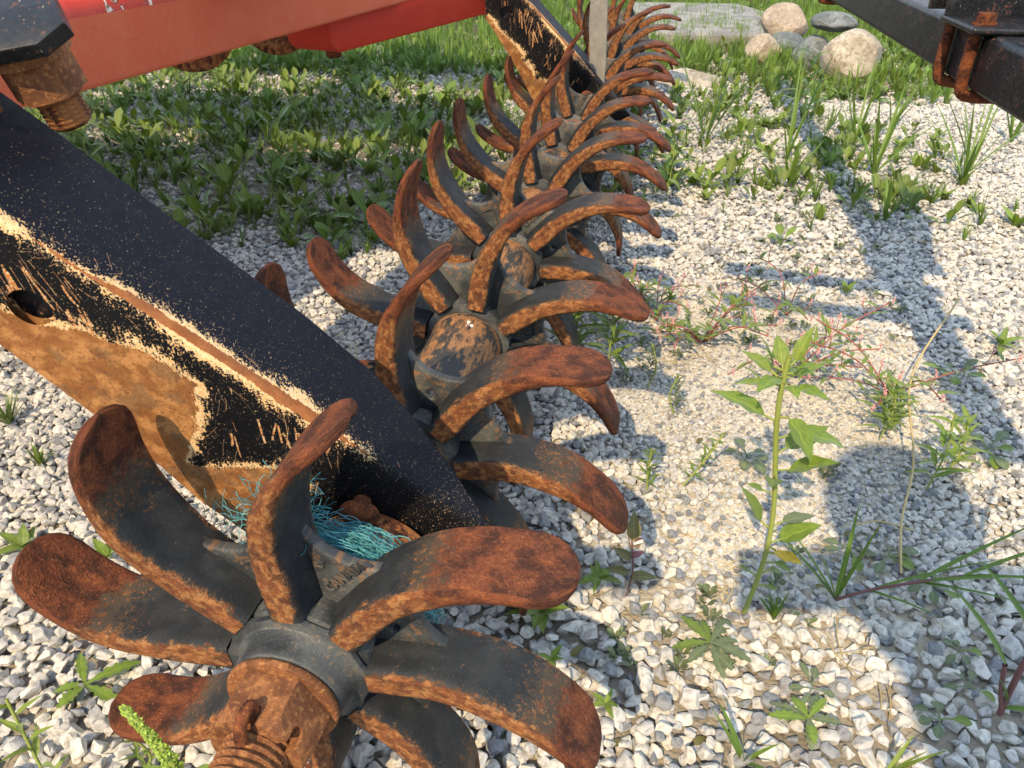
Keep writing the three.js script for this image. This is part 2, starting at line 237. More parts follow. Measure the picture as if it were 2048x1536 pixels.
// ---------------------------------------------------------------- tine wheels
function fingerGeo(seed) {
  const r = mulberry(seed * 31 + 7), N = 34, rs = [0.052, 0.06, 0.1, 0.15, 0.19, 0.224], as = [15.5, 16.5, 18, 14, 7.5, 0];
  const wob = rr(-0.5, 0.5, r), tw = rr(-0.002, 0.002, r);
  const ang = (q) => { let i = 0; while (i < 4 && q > rs[i + 1]) i++; const t = (q - rs[i]) / (rs[i + 1] - rs[i]); const m = (j) => { const a = Math.max(0, j - 1), b = Math.min(5, j + 1); return (as[b] - as[a]) / (rs[b] - rs[a]); }; const h = rs[i + 1] - rs[i], t2 = t * t, t3 = t2 * t; return ((2 * t3 - 3 * t2 + 1) * as[i] + (t3 - 2 * t2 + t) * h * m(i) + (-2 * t3 + 3 * t2) * as[i + 1] + (t3 - t2) * h * m(i + 1) + wob * (q / 0.224)) * D2R; };
  const P = (q) => [q * Math.cos(ang(q)), q * Math.sin(ang(q))];
  // section: (n, z) fractions; 26 points
  const K = 30, pos = [], uv = [], idx = [];
  for (let i = 0; i <= N; i++) {
    const t = i / N, q = lerp(0.052, 0.224, t < 0.8 ? t : 0.8 + 0.2 * Math.sin((t - 0.8) / 0.2 * Math.PI / 2)), [x, y] = P(q), [x1, y1] = P(q + 0.0005), [x0, y0] = P(q - 0.0005);
    let tx = x1 - x0, ty = y1 - y0; const l = Math.hypot(tx, ty); tx /= l; ty /= l; const nx = ty, ny = -tx; // n points clockwise
    const te = sstep(0, 1, 0) ; const endT = clamp((q - 0.196) / 0.028), cap = Math.sqrt(Math.max(0, 1 - Math.pow(endT, 2.8)));
    const hf = Math.max(0.0006, (q < 0.13 ? lerp(0.0118, 0.0098, sstep(0.08, 0.13, q)) : lerp(0.0098, 0.0046, sstep(0.13, 0.2, q))) * (0.4 + 0.6 * cap) * (endT >= 1 ? 0.05 : 1));
    const zc = lerp(-0.010, -0.006, sstep(0.08, 0.2, q)), hz = Math.max(0.0012, lerp(0.0255, 0.0315, sstep(0.08, 0.18, q)) * cap);
    const fl = 0.004 * sstep(0.15, 0.075, q);
    const rnd0 = sstep(0.095, 0.175, q), shut = i === N ? 0.01 : 1; let first;
    for (let k = 0; k <= K; k++) {
      const v = k / K; let n, z;
      const side = (sg, f) => { // f 0 front .. 1 back
        const web = Math.exp(-Math.pow((f - 0.6) / 0.3, 2)), ws = Math.sin(Math.PI * clamp(f)); n = sg * (hf * (1 - (sg > 0 ? 0.08 + 0.22 * rnd0 : 0.08) * ws * ws) + fl * web); z = lerp(0.86, -0.86, f); };
      if (v <= 0.2) { const f = v / 0.2, e = Math.abs(f * 2 - 1); n = lerp(-1, 1, f) * hf * (1 - 0.04 * Math.pow(e, 8)); z = 1 - lerp(0.07, 0.1, rnd0) * Math.pow(e, lerp(7, 3, rnd0)); }
      else if (v < 0.5) side(1, (v - 0.2) / 0.3 * 0.94 + 0.03);
      else if (v <= 0.7) { const f = (v - 0.5) / 0.2, e = Math.abs(f * 2 - 1); n = lerp(1, -1, f) * (hf + fl * 0.3); z = -1 + lerp(0.12, 0.16, rnd0) * Math.pow(e, lerp(5, 2.4, rnd0)); }
      else side(-1, 1 - ((v - 0.7) / 0.3 * 0.94 + 0.03));
      if (k === 0) first = [n, z]; if (k === K) [n, z] = first;
      const zz = zc + z * hz * shut + tw * q / 0.22;
      pos.push(x + nx * n * shut, y + ny * n * shut, zz); uv.push((q - 0.044) / 0.18, v);
    }
  }
  const R = K + 1; for (let i = 0; i < N; i++) for (let k = 0; k < K; k++) { const a = i * R + k, b = a + 1, c = a + R, d = c + 1; idx.push(a, b, c, b, d, c); }
  const g = new THREE.BufferGeometry(); g.setAttribute('position', new THREE.Float32BufferAttribute(pos, 3)); g.setAttribute('uv', new THREE.Float32BufferAttribute(uv, 2)); g.setIndex(idx); g.computeVertexNormals();
  // weld the seam normals
  const nr = g.attributes.normal; for (let i = 0; i <= N; i++) { const a = i * R, b = a + K, v = V().fromBufferAttribute(nr, a).add(V().fromBufferAttribute(nr, b)).normalize(); nr.setXYZ(a, v.x, v.y, v.z); nr.setXYZ(b, v.x, v.y, v.z); }
  return g;
}
const fingerGeos = [1, 2, 3, 4].map(fingerGeo);
const WEB_F = -0.013, WEB_T = 0.010;
function webGeo() {
  const s = new THREE.Shape(), n = 8 * 22;
  for (let i = 0; i <= n; i++) { const a = i / n * 360, dl = ((a - 16.8 - 22.5 + 720 + 22.5) % 45) - 22.5, q = Math.abs(dl) / 22.5, ro = 0.091 + 0.030 * Math.pow(q, 2.6); const x = ro * Math.cos(a * D2R), y = ro * Math.sin(a * D2R); i ? s.lineTo(x, y) : s.moveTo(x, y); }
  const h = new THREE.Path(); h.absarc(0, 0, 0.034, 0, Math.PI * 2, true); s.holes.push(h);
  const hl = new THREE.Path(), ha = (16.8 - 45 + 22.5) * D2R; hl.absarc(0.071 * Math.cos(ha), 0.071 * Math.sin(ha), 0.0068, 0, Math.PI * 2, true); s.holes.push(hl);
  let g = new THREE.ExtrudeGeometry(s, { depth: WEB_T - 0.005, bevelEnabled: true, bevelSize: 0.0025, bevelThickness: 0.0025, bevelSegments: 3, curveSegments: 20 });
  g.translate(0, 0, WEB_F - WEB_T + 0.0025); g = toCreasedNormals(g, 0.6);
  const p = g.attributes.position, uv = g.attributes.uv; for (let i = 0; i < p.count; i++) uv.setXY(i, p.getX(i) / 0.3 + 0.5, p.getY(i) / 0.3 + 0.5);
  return g;
}
const webG = webGeo();
const hubG = (() => { const pts = [[0.033, -0.036], [0.05, -0.036], [0.052, -0.02], [0.0535, 0.0], [0.053, 0.0065], [0.051, 0.008], [0.033, 0.008]].map((q) => new THREE.Vector2(...q)); const g = new THREE.LatheGeometry(pts, 48); g.rotateX(Math.PI / 2); const uv = g.attributes.uv; for (let i = 0; i < uv.count; i++) uv.setXY(i, uv.getX(i), uv.getY(i) * 0.4); return toCreasedNormals(g, 0.7); })();
const font = await new FontLoader().loadAsync('fonts/droid/droid_sans_bold.typeface.json');
function textGeo(str, size, h) { const g = new TextGeometry(str, { font, size, depth: h, curveSegments: 4, bevelEnabled: true, bevelSize: 0.0003, bevelThickness: 0.0004, bevelSegments: 1 }); g.computeBoundingBox(); g.translate(-g.boundingBox.max.x / 2, 0, 0); return boxUV(g, 0.3); }
const canadaG = textGeo('CANADA', 0.0078, 0.0012);
const ivG = textGeo('IV', 0.006, 0.0012);
const markG = boxUV(merge([moved(new RoundedBoxGeometry(0.022, 0.003, 0.0025, 2, 0.0008), [0, 0, 0]), moved(new RoundedBoxGeometry(0.003, 0.016, 0.0025, 2, 0.0008), [0.0125, 0.0065, 0])]), 0.3);
function makeWheel() {
  const g = new THREE.Group();
  const web = mesh('web_plate', webG, castMat, g);
  const t = mesh('lettering', canadaG, castMat, web); const a = 33 * D2R; t.position.set(0.082 * Math.cos(a), 0.082 * Math.sin(a), WEB_F + 0.0002); t.rotation.z = 15 * D2R;
  const iv = mesh('casting_mark', ivG, castMat, web); const b = 47 * D2R; iv.position.set(0.086 * Math.cos(b), 0.086 * Math.sin(b), WEB_F + 0.0002); iv.rotation.z = 50 * D2R;
  const mk = mesh('casting_mark', markG, castMat, web); const c = (16.8 + 45 + 20) * D2R; mk.position.set(0.07 * Math.cos(c), 0.07 * Math.sin(c), WEB_F + 0.0006); mk.rotation.z = c;
  mesh('hub', boxUV(hubG.clone(), 0.3, 0.5, 0.5), castMat, g);
  for (let k = 0; k < 8; k++) { const f = mesh('finger', fingerGeos[(k * 3 + 1) % 4], fingerMats[(k * 2) % 5], g); f.rotation.z = k * 45 * D2R; }
  return g;
}
const ORD = ['first', 'second', 'third', 'fourth', 'fifth', 'sixth', 'seventh', 'eighth', 'ninth', 'tenth', 'eleventh', 'twelfth', 'thirteenth'];
const phases = [29.7, 31.5, 13.9, 25.7, 36, 38, 41, 22, 35, 10, 28, 40, 18], turns = [0, 1, -2, 0, 3, 5, 0, 2, 4, 6, 1, 3, 5];
const wheel0 = makeWheel();
phases.forEach((ph, w) => {
  const g = w ? wheel0.clone() : wheel0; g.name = numbered('tine_wheel'); scene.add(g);
  g.userData = { label: w === 0 ? 'rusty cast tine wheel at the shaft end, held by the big castle nut' : `rusty cast tine wheel, ${ORD[w]} along the shaft counted from the castle nut`, category: 'tine wheel', group: 'tine wheels on the shaft' };
  gangGroup(g, w * PITCH); g.rotation.set(0, -YAW, (ph + turns[w] * 45) * D2R, 'YXZ');
  if (w) { let k = 0; g.children.forEach((c) => { if (c.name === 'finger') { c.material = fingerMats[(w * 3 + k * 2 + (k >> 1)) % 5]; c.geometry = fingerGeos[(w + k * 3) % 4]; k++; } }); }
});
// spools between the wheels
const spoolPts = [[0.030, 0], [0.0425, 0], [0.0445, 0.004], [0.0425, 0.012], [0.0415, 0.1], [0.0425, 0.18], [0.0445, 0.186], [0.0425, 0.1915], [0.03, 0.1915]].map((q) => new THREE.Vector2(...q));
const spoolG = new THREE.LatheGeometry(spoolPts, 48); spoolG.rotateX(Math.PI / 2);
for (let w = 0; w < 12; w++) { if (w === 0 || w === 6) continue; const m = mesh('spacer_spool', spoolG, spoolMat, scene); gangGroup(m, (w + 1) * PITCH - 0.010); m.rotation.set(0, -YAW, w * 1.3, 'YXZ'); m.position.copy(W(0, 0, (w + 1) * PITCH - 0.0105)); tag(m, `tan rusted spacer spool on the shaft after the ${ORD[w]} tine wheel from the nut`, 'spool', 'spacer spools'); }
{ const r = mulberry(8), L = []; for (let i = 0; i < 9; i++) { const g = new THREE.IcosahedronGeometry(rr(0.0018, 0.0042, r), 2); const a = (74 + rr(-7, 7, r)) * D2R, q = 0.0418; g.scale(1, 1, 1.4); g.translate(0, 0, 0); g.scale(1, 0.16, 1); g.rotateZ(a - Math.PI / 2); g.translate(q * Math.cos(a), q * Math.sin(a), rr(-0.007, 0.007, r)); L.push(g); } const m = mesh('bird_dropping', merge(L), new THREE.MeshStandardMaterial({ color: new THREE.Color(0.72, 0.71, 0.67), roughness: 0.9 }), scene); gangGroup(m, 2 * PITCH - 0.034); tag(m, 'white bird dropping splashed on the tan spool before the third tine wheel', 'dropping'); }
// shaft with thread, collar, washer, castle nut, pin
{
  const s = thing('gang_shaft', 'rusty threaded steel shaft carrying the row of tine wheels', 'shaft'); gangGroup(s, 0);
  const bar = new THREE.CylinderGeometry(0.024, 0.024, 13 * PITCH, 24); bar.rotateX(Math.PI / 2); bar.translate(0, 0, -6.4 * PITCH + 0.03); mesh('bar', boxUV(bar, 0.09), rustMat, s);
  const pr = []; const z0 = 0.04, z1 = 0.125, pitch = 0.0058; let z = z0; pr.push([0.001, z0]); pr.push([0.0205, z0]);
  while (z < z1) { pr.push([0.0188, z], [0.0192, z + pitch * 0.25], [0.0222, z + pitch * 0.45], [0.0224, z + pitch * 0.65], [0.0192, z + pitch * 0.95]); z += pitch; } pr.push([0.018, z + 0.002], [0.001, z + 0.003]);
  const th = new THREE.LatheGeometry(pr.map((q) => new THREE.Vector2(...q)), 40); th.rotateX(Math.PI / 2); { const p = th.attributes.position; for (let i = 0; i < p.count; i++) { const a = Math.atan2(p.getY(i), p.getX(i)); p.setZ(i, p.getZ(i) + a / 6.283 * pitch * 0.0); } }
  mesh('thread', boxUV(th, 0.07), nutMat, s);
  const c = thing('end_collar', 'black scalloped hub collar between the front tine wheel and the castle nut', 'collar'); gangGroup(c, 0);
  // scalloped skirt
  const sh = new THREE.Shape(); const n = 192; for (let i = 0; i <= n; i++) { const a = i / n * Math.PI * 2, q = ((a / D2R - 29.7 - 16.5 + 720) % 45) / 45, rr0 = 0.0505 + 0.0045 * Math.pow(Math.abs(Math.cos(q * Math.PI)), 3); const x = rr0 * Math.cos(a), y = rr0 * Math.sin(a); i ? sh.lineTo(x, y) : sh.moveTo(x, y); }
  const sk = new THREE.ExtrudeGeometry(sh, { depth: 0.003, bevelEnabled: true, bevelSize: 0.001, bevelThickness: 0.001, bevelSegments: 2 }); sk.translate(0, 0, 0.0105); mesh('scalloped_skirt', boxUV(toCreasedNormals(sk, 0.6), 0.3, 0.5, 0.5), castMat, c);
  const cp = [[0.046, 0.014], [0.0445, 0.0155], [0.0425, 0.018], [0.0412, 0.022], [0.0405, 0.026], [0.0405, 0.033], [0.039, 0.0345], [0.01, 0.035]].map((q) => new THREE.Vector2(...q));
  const cg = new THREE.LatheGeometry(cp, 56); cg.rotateX(Math.PI / 2); mesh('boss', boxUV(cg, 0.3, 0.5, 0.5), castMat, c);
  const nut = thing('castle_nut', 'big rusty slotted hex nut on the end of the shaft', 'nut'); gangGroup(nut, 0); nut.rotation.set(0, -YAW, 0.5236, 'YXZ');
  const wg = new THREE.LatheGeometry([[0.012, 0.0352], [0.0395, 0.0352], [0.0405, 0.0368], [0.0405, 0.0395], [0.039, 0.0415], [0.012, 0.0415]].map((q) => new THREE.Vector2(...q)), 48); wg.rotateX(Math.PI / 2); mesh('washer', boxUV(wg, 0.09), nutMat, nut);
  // hex body with chamfer and six slots
  const ev = new Evaluator(); ev.attributes = ['position', 'normal', 'uv']; ev.useGroups = false;
  const hex = new THREE.CylinderGeometry(0.0365, 0.0365, 0.036, 6, 1); hex.rotateX(Math.PI / 2); hex.translate(0, 0, 0.0418 + 0.018);
  const cone = new THREE.LatheGeometry([[0.0001, 0.03], [0.0372, 0.03], [0.0362, 0.068], [0.0315, 0.0772], [0.0001, 0.0772]].map((q) => new THREE.Vector2(...q)), 64); cone.rotateX(Math.PI / 2);
  let br = new Brush(hex.toNonIndexed()); br.updateMatrixWorld();
  for (let k = 0; k < 3; k++) { const b = new Brush(new THREE.BoxGeometry(0.1, 0.0095, 0.03)); b.position.set(0, 0, 0.0835); b.rotation.z = k * Math.PI / 3; b.updateMatrixWorld(); br = ev.evaluate(br, b, SUBTRACTION); br.updateMatrixWorld(); const cy = new Brush(new THREE.CylinderGeometry(0.00475, 0.00475, 0.1, 16)); cy.rotation.set(0, 0, k * Math.PI / 3 + Math.PI / 2); cy.position.set(0, 0, 0.0688); cy.updateMatrixWorld(); br = ev.evaluate(br, cy, SUBTRACTION); br.updateMatrixWorld(); }
  { const cb = new Brush(cone.toNonIndexed()); cb.updateMatrixWorld(); br = ev.evaluate(br, cb, INTERSECTION); br.updateMatrixWorld(); }
  const ng = br.geometry.clone(); ng.computeVertexNormals();
  mesh('hex_body', boxUV(toCreasedNormals(ng, 0.5), 0.09), nutMat, nut);
  const pin = thing('cotter_pin', 'rusty split pin looped through the castle nut slot', 'pin'); gangGroup(pin, 0); pin.rotation.set(0, -YAW, 0.5236, 'YXZ');
  for (const sgn of [1]) {
    const aa = 60 * D2R;
    const q = (r, z, o = 0) => V(r * Math.cos(aa) - o * Math.sin(aa), r * Math.sin(aa) + o * Math.cos(aa), z);
    mesh('eye', boxUV(tube([q(0.022, 0.069), q(0.031, 0.069), q(0.0385, 0.070), q(0.0405, 0.076), q(0.0375, 0.083), q(0.031, 0.086), q(0.0255, 0.0865)], 0.0042, 30, 10), 0.06), rustMat, pin);
    mesh('legs', boxUV(tube([q(-0.02, 0.069), q(-0.034, 0.069), q(-0.040, 0.072), q(-0.041, 0.082), q(-0.0405, 0.094)], 0.0035, 24, 8), 0.06), rustMat, pin);
  }
}

// ---------------------------------------------------------------- hanger arms (bent plate: front face + top flange)
// arm frame in gang coordinates (x, y, s): K the crease end, A along the crease upwards, E down the front face, N back along the flange
const armK = [0.0444, 0.1115, 0.085], armA = [-0.66957, 0.70656, -0.22903], armE = [-0.72585, -0.68785, 0], armN = [-0.15754, 0.16624, 0.97342];
function armPt(a, b, c) { return V(armK[0] + a * armA[0] + b * armE[0] + c * armN[0], armK[1] + a * armA[1] + b * armE[1] + c * armN[1], -(armK[2] + a * armA[2] + b * armE[2] + c * armN[2])); }
function makeArmMat(poly, sd0) {
  function sd(x, y) { let d = 1e9, s = 1; for (let i = 0, j = poly.length - 1; i < poly.length; j = i, i++) { const [ax, ay] = poly[i], [bx, by] = poly[j], ex = bx - ax, ey = by - ay, wx = x - ax, wy = y - ay, t = clamp((wx * ex + wy * ey) / (ex * ex + ey * ey)), dx = wx - ex * t, dy = wy - ey * t; d = Math.min(d, dx * dx + dy * dy); const c1 = y >= ay, c2 = y < by, c3 = ex * wy > ey * wx; if ((c1 && c2 && c3) || (!c1 && !c2 && !c3)) s = -s; } return -s * Math.sqrt(d); } // >0 inside
  const w = 2048, h = 1024, U0 = -0.14, U1 = 0.44, V0 = -0.19, V1 = 0.10;
  // scratches drawn into a mask
  const cv = document.createElement('canvas'); cv.width = w; cv.height = h; const cx = cv.getContext('2d'); cx.fillStyle = '#000'; cx.fillRect(0, 0, w, h);
  const r = mulberry(sd0), px = (a) => (a - U0) / (U1 - U0) * w, py = (v) => (v - V0) / (V1 - V0) * h;
  const scr = (a, v, len, ang, wd, val) => { cx.strokeStyle = `rgb(${val},${val},${val})`; cx.lineWidth = wd; cx.lineCap = 'round'; cx.beginPath(); const x0 = px(a), y0 = py(v); cx.moveTo(x0, y0); const x1 = px(a + len * Math.cos(ang)), y1 = py(v + len * Math.sin(ang)); cx.quadraticCurveTo((x0 + x1) / 2 + rr(-6, 6, r), (y0 + y1) / 2 + rr(-6, 6, r), x1, y1); cx.stroke(); };
  for (let c = 0; c < 17; c++) { const a = rr(0.15, 0.28, r), v = -rr(0.012, 0.05, r), an = Math.PI + rr(0.5, 1.0, r), n = 2 + Math.floor(r() * 6); for (let i = 0; i < n; i++) scr(a + rr(-0.006, 0.006, r), v + rr(-0.006, 0.006, r), rr(0.008, 0.034, r), an + rr(-0.2, 0.2, r), r() < 0.25 ? rr(4, 9, r) : rr(0.8, 2.5, r), 200); }  // clustered gouges by the hole
  for (let c = 0; c < 22; c++) { const a = rr(0.03, 0.14, r), v = -rr(0.008, 0.06, r), an = Math.PI + rr(0.3, 1.3, r), n = 1 + Math.floor(r() * 6); for (let i = 0; i < n; i++) scr(a + rr(-0.007, 0.007, r), v + rr(-0.007, 0.007, r), rr(0.004, 0.026, r), an + rr(-0.35, 0.35, r), r() < 0.2 ? rr(3, 7, r) : rr(0.7, 2, r), 190); }
  for (let i = 0; i < 70; i++) { const a = rr(-0.02, 0.28, r), s = rr(0.003, 0.014, r); scr(a, rr(-0.014, 0.018, r), s, rr(0, 6.28, r), rr(0.8, 2, r), 200); }
  for (let i = 0; i < 24; i++) scr(rr(-0.1, 0.36, r), rr(0.02, 0.09, r), rr(0.004, 0.03, r), rr(-0.4, 0.4, r) + Math.PI, rr(0.5, 1.2, r), 110);
  const img = cx.getImageData(0, 0, w, h).data;
  return makeMaps(w, h, (u, v) => {
    const a = lerp(U0, U1, u), q = lerp(V0, V1, v), X = a * 100, Y = q * 100;
    const n1 = fbm(X * 0.5 + 50, Y * 0.5 + 50, 4) - 0.5, n2 = fbm(X * 2.4, Y * 2.4 + 80, 4) - 0.5, n3 = fbm(X * 9 + 4, Y * 9, 2), ns = fbm((X + Y) * 1.6, (X - Y) * 9, 3) - 0.5;
    const scratch = img[((Math.min(h - 1, Math.floor(v * h))) * w + Math.min(w - 1, Math.floor(u * w))) * 4] / 255;
    let paint = mixc([12, 13, 16], [22, 23, 28], n1 + 0.5); if (q > 0.004) paint = mixc(paint, [14, 16, 30], 0.6);
    let c = paint, rough = 0.5 + 0.2 * (n2 + 0.5), hh = 0.75;
    const b = -q;
    let s = b > 0.002 ? sd(a, b) + n1 * 0.012 + n2 * 0.01 + ns * 0.007 : -1;
    // crease wear: rusty line on the fold, wider on the flange side in the middle
    const mid = sstep(-0.012, 0.02, a) * sstep(0.42, 0.25, a), wide = sstep(0.03, 0.07, a) * sstep(0.235, 0.2, a);
    const cr = 0.0038 * mid - 0.03 * (1 - mid) + (q > 0 ? wide * 0.0065 : wide * 0.003 * sstep(0.14, 0.08, a)) - Math.abs(q - 0.001) + n2 * 0.003 + ns * 0.003; s = Math.max(s, cr);
    const chip = (n3 - 0.5) * 0.014 + ns * 0.007;
    if (s > 0.0028 + n2 * 0.006) { // rust
      const t = fbm(X * 1.1 + 7, Y * 1.1 + 3, 4); c = mixc(mixc(mixc([140, 92, 52], [180, 130, 80], sstep(0.3, 0.7, t)), [120, 92, 66], sstep(0.5, 0.66, fbm(X * 0.55 + 21, Y * 0.8 + 2, 4)) * 0.6), [92, 58, 38], sstep(0.5, 0.8, fbm(X * 4 + 3, Y * 4, 5)) * 0.35 + (n3 > 0.64 ? 0.3 : 0)); if (cr > 0.0015) c = mixc(c, [140, 82, 48], 0.6); rough = 0.85; hh = 0.35 + 0.2 * n3; }
    else if (s + chip + n1 * 0.02 > -0.0016) { c = mixc(CREAM, [206, 160, 104], clamp(n3 * 1.3 - 0.2)); rough = 0.7; hh = 0.6; }
    else { const near = Math.exp(-Math.max(0, -s) / 0.014); const sp = vn(X * 16, Y * 11 + 7) * 0.6 + vn(X * 34, Y * 30) * 0.4 + near * 0.16 + 0.07 * sstep(0.0, -0.06, a) + 0.03 * n1; if (sp > 0.87) { c = mixc(CREAM, [190, 150, 104], n3); rough = 0.7; hh = 0.5; } }
    if (scratch > 0.3 && n3 + n2 * 0.6 > 0.3 && s < 0.003) { c = scratch > 0.6 ? mixc(CREAM, [176, 112, 62], clamp(n3 * 2.2 - 0.5)) : mixc(c, [150, 150, 150], 0.35); hh = 0.4; rough = 0.7; }
    return { c, r: rough, h: hh };
  }, 0.0005, { specularIntensity: 0.35 });
}
const armMat = makeArmMat([[0.45, 0.06], [0.30, 0.062], [0.262, 0.062], [0.235, 0.057], [0.217, 0.04], [0.19, 0.03], [0.162, 0.026], [0.142, 0.031], [0.128, 0.055], [0.106, 0.102], [0.088, 0.09], [0.066, 0.066], [0.05, 0.052], [0.036, 0.06], [0.03, 0.09], [0.012, 0.14], [0.01, 0.2], [0.45, 0.2]], 909);
const farArmMat = makeArmMat([[0.45, 0.07], [0.3, 0.078], [0.24, 0.086], [0.19, 0.082], [0.15, 0.09], [0.11, 0.098], [0.07, 0.085], [0.04, 0.07], [0.02, 0.08], [0.0, 0.11], [-0.02, 0.2], [0.45, 0.2]], 911);
function armGeo() {
  const NA = 90, cols = []; const bot = (a) => { // lower edge of the front face
    const P = [[-0.115, 0.0], [-0.108, 0.03], [-0.095, 0.06], [-0.07, 0.1], [-0.03, 0.135], [0.02, 0.148], [0.042, 0.144], [0.077, 0.138], [0.128, 0.121], [0.192, 0.106], [0.248, 0.094], [0.42, 0.075]]; for (let i = 0; i < P.length - 1; i++) if (a <= P[i + 1][0]) { const t = clamp((a - P[i][0]) / (P[i + 1][0] - P[i][0])); return lerp(P[i][1], P[i + 1][1], t); } return 0.075; };
  const top = (a) => { const P = [[-0.115, 0.0], [-0.106, 0.003], [-0.08, 0.022], [-0.048, 0.044], [0.0, 0.068], [0.037, 0.081], [0.106, 0.089], [0.2, 0.091], [0.3, 0.094], [0.42, 0.094]]; for (let i = 0; i < P.length - 1; i++) if (a <= P[i + 1][0]) { const t = clamp((a - P[i][0]) / (P[i + 1][0] - P[i][0])); return lerp(P[i][1], P[i + 1][1], sstep(0, 1, t) * 0.3 + t * 0.7); } return 0.094; };
  const T = 0.007, NF = 16, NB = 6, NT2 = 14, outer = [], uvs = [];
  const NQ = NF + NB + NT2;
  const section = (a, off) => { const b1 = Math.max(0.0005, bot(a)), c1 = Math.max(0.0005, top(a)), R = Math.min(0.008, b1 * 0.5, c1 * 0.5), out = [];
    for (let k = 0; k <= NQ; k++) { let b, c, v; if (k <= NF) { const t = k / NF; b = lerp(b1, R, t); c = 0; v = -b; b = Math.max(b, R); out.push([a, b, off, v]); } else if (k <= NF + NB) { const th = (k - NF) / NB * Math.PI / 2; const rr1 = R - off; out.push([a, R - rr1 * Math.sin(th), R - rr1 * Math.cos(th), -R + (k - NF) / NB * R * 2]); } else { const t = (k - NF - NB) / NT2; c = lerp(R, c1, t); out.push([a, off, Math.max(c, R), c]); } }
    return out; };
  const pos = [], uv = [], idx = [], U0 = -0.14, U1 = 0.44, V0 = -0.19, V1 = 0.10;
  const put = (off) => { const base = pos.length / 3; for (let i = 0; i <= NA; i++) { const a = lerp(-0.1148, 0.40, Math.pow(i / NA, 1.25)); for (const [aa, b, c, v] of section(a, off)) { const p = armPt(aa, b, c); pos.push(p.x, p.y, p.z); uv.push((aa - U0) / (U1 - U0), (v - V0) / (V1 - V0)); } } return base; };
  const b0 = put(0), b1 = put(T), R = NQ + 1;
  for (let i = 0; i < NA; i++) for (let k = 0; k < NQ; k++) { const a = b0 + i * R + k, b = a + 1, c = a + R, d = c + 1; idx.push(a, c, b, b, c, d); const e = b1 + i * R + k; idx.push(e, e + 1, e + R, e + 1, e + R + 1, e + R); }
  for (let i = 0; i < NA; i++) for (const k of [0, NQ]) { const a = b0 + i * R + k, c = a + R, e = b1 + i * R + k, g = e + R; if (k === 0) idx.push(a, e, c, c, e, g); else idx.push(a, c, e, c, g, e); }
  for (let k = 0; k < NQ; k++) { let a = b0 + k, e = b1 + k; idx.push(a, a + 1, e, a + 1, e + 1, e); a = b0 + NA * R + k; e = b1 + NA * R + k; idx.push(a, e, a + 1, a + 1, e, e + 1); }
  let g = new THREE.BufferGeometry(); g.setAttribute('position', new THREE.Float32BufferAttribute(pos, 3)); g.setAttribute('uv', new THREE.Float32BufferAttribute(uv, 2)); g.setIndex(idx);
  g = toCreasedNormals(g, 0.5);
  const ev = new Evaluator(); ev.attributes = ['position', 'normal', 'uv']; ev.useGroups = false;
  const cy = new THREE.CylinderGeometry(0.0135, 0.0135, 0.04, 36); const hb = new Brush(cy); const hc = armPt(0.2465, 0.0495, 0.003); hb.position.copy(hc); hb.quaternion.setFromUnitVectors(V(0, 1, 0), V(armN[0], armN[1], -armN[2]).normalize()); hb.updateMatrixWorld();
  const ab = new Brush(g); ab.updateMatrixWorld(); try { return ev.evaluate(ab, hb, SUBTRACTION).geometry; } catch (e) { console.log('arm hole', e.message); return g; }
}
const armG = armGeo();
const domeG = (() => { const g = new THREE.LatheGeometry([[0.0001, 0.0085], [0.006, 0.0079], [0.011, 0.0058], [0.0148, 0.002], [0.0155, 0.0], [0.0145, -0.0015], [0.007, -0.002], [0.0068, -0.013]].map((q) => new THREE.Vector2(...q)), 40); return g; })();
function orient(m, p, dir) { m.position.copy(p); m.quaternion.setFromUnitVectors(V(0, 1, 0), dir.clone().normalize()); return m; }
for (const [w, label] of [[0, 'black bent-plate hanger arm with worn rusty fold behind the front tine wheel'], [6, 'black hanger arm with scratched face hanging below the red bracket beside the grey strap']]) {
  const g = thing('hanger_arm', label, 'hanger arm', 'hanger arms'); gangGroup(g, w * PITCH);
  mesh('bent_plate', armG, w ? farArmMat : armMat, g);
  { const q = new THREE.BufferGeometry(), P = []; for (const [x0, y0] of [[0.12, 0.012], [0.39, 0.012], [0.39, 0.075], [0.12, 0.085]]) for (const c of [0.012, 0.018]) { const v = armPt(x0, y0, c); P.push(v.x, v.y, v.z); } q.setAttribute('position', new THREE.Float32BufferAttribute(P, 3)); q.setIndex([0, 2, 4, 0, 4, 6, 1, 5, 3, 1, 7, 5, 0, 1, 2, 2, 1, 3, 2, 3, 4, 4, 3, 5, 4, 5, 6, 6, 5, 7, 6, 7, 0, 0, 7, 1]); mesh('back_plate', boxUV(toCreasedNormals(q, 0.3), 0.2), blackMat, g); }
  const dir = V(-armN[0], -armN[1], armN[2]);
  const bolt = orient(mesh('bolt_head', boxUV(domeG.clone(), 0.05), rustMat, g), armPt(-0.008, 0.043, -0.0125), dir); bolt.userData.label = 'domed rusty bolt head';
  const bh = new THREE.LatheGeometry([[0.024, 0.012], [0.034, 0.0135], [0.043, 0.011], [0.05, 0.005], [0.054, -0.004], [0.055, -0.02]].map((q) => new THREE.Vector2(...q)), 48); bh.rotateX(Math.PI / 2); bh.translate(0.02, 0.008, -0.07); mesh('bearing_housing', boxUV(bh, 0.09), rustOrange, g);
  const sp = new THREE.CylinderGeometry(0.041, 0.041, 0.2, 40); sp.rotateX(Math.PI / 2); sp.translate(0, 0, -0.135); mesh('sleeve', sp, spoolMat, g);
}

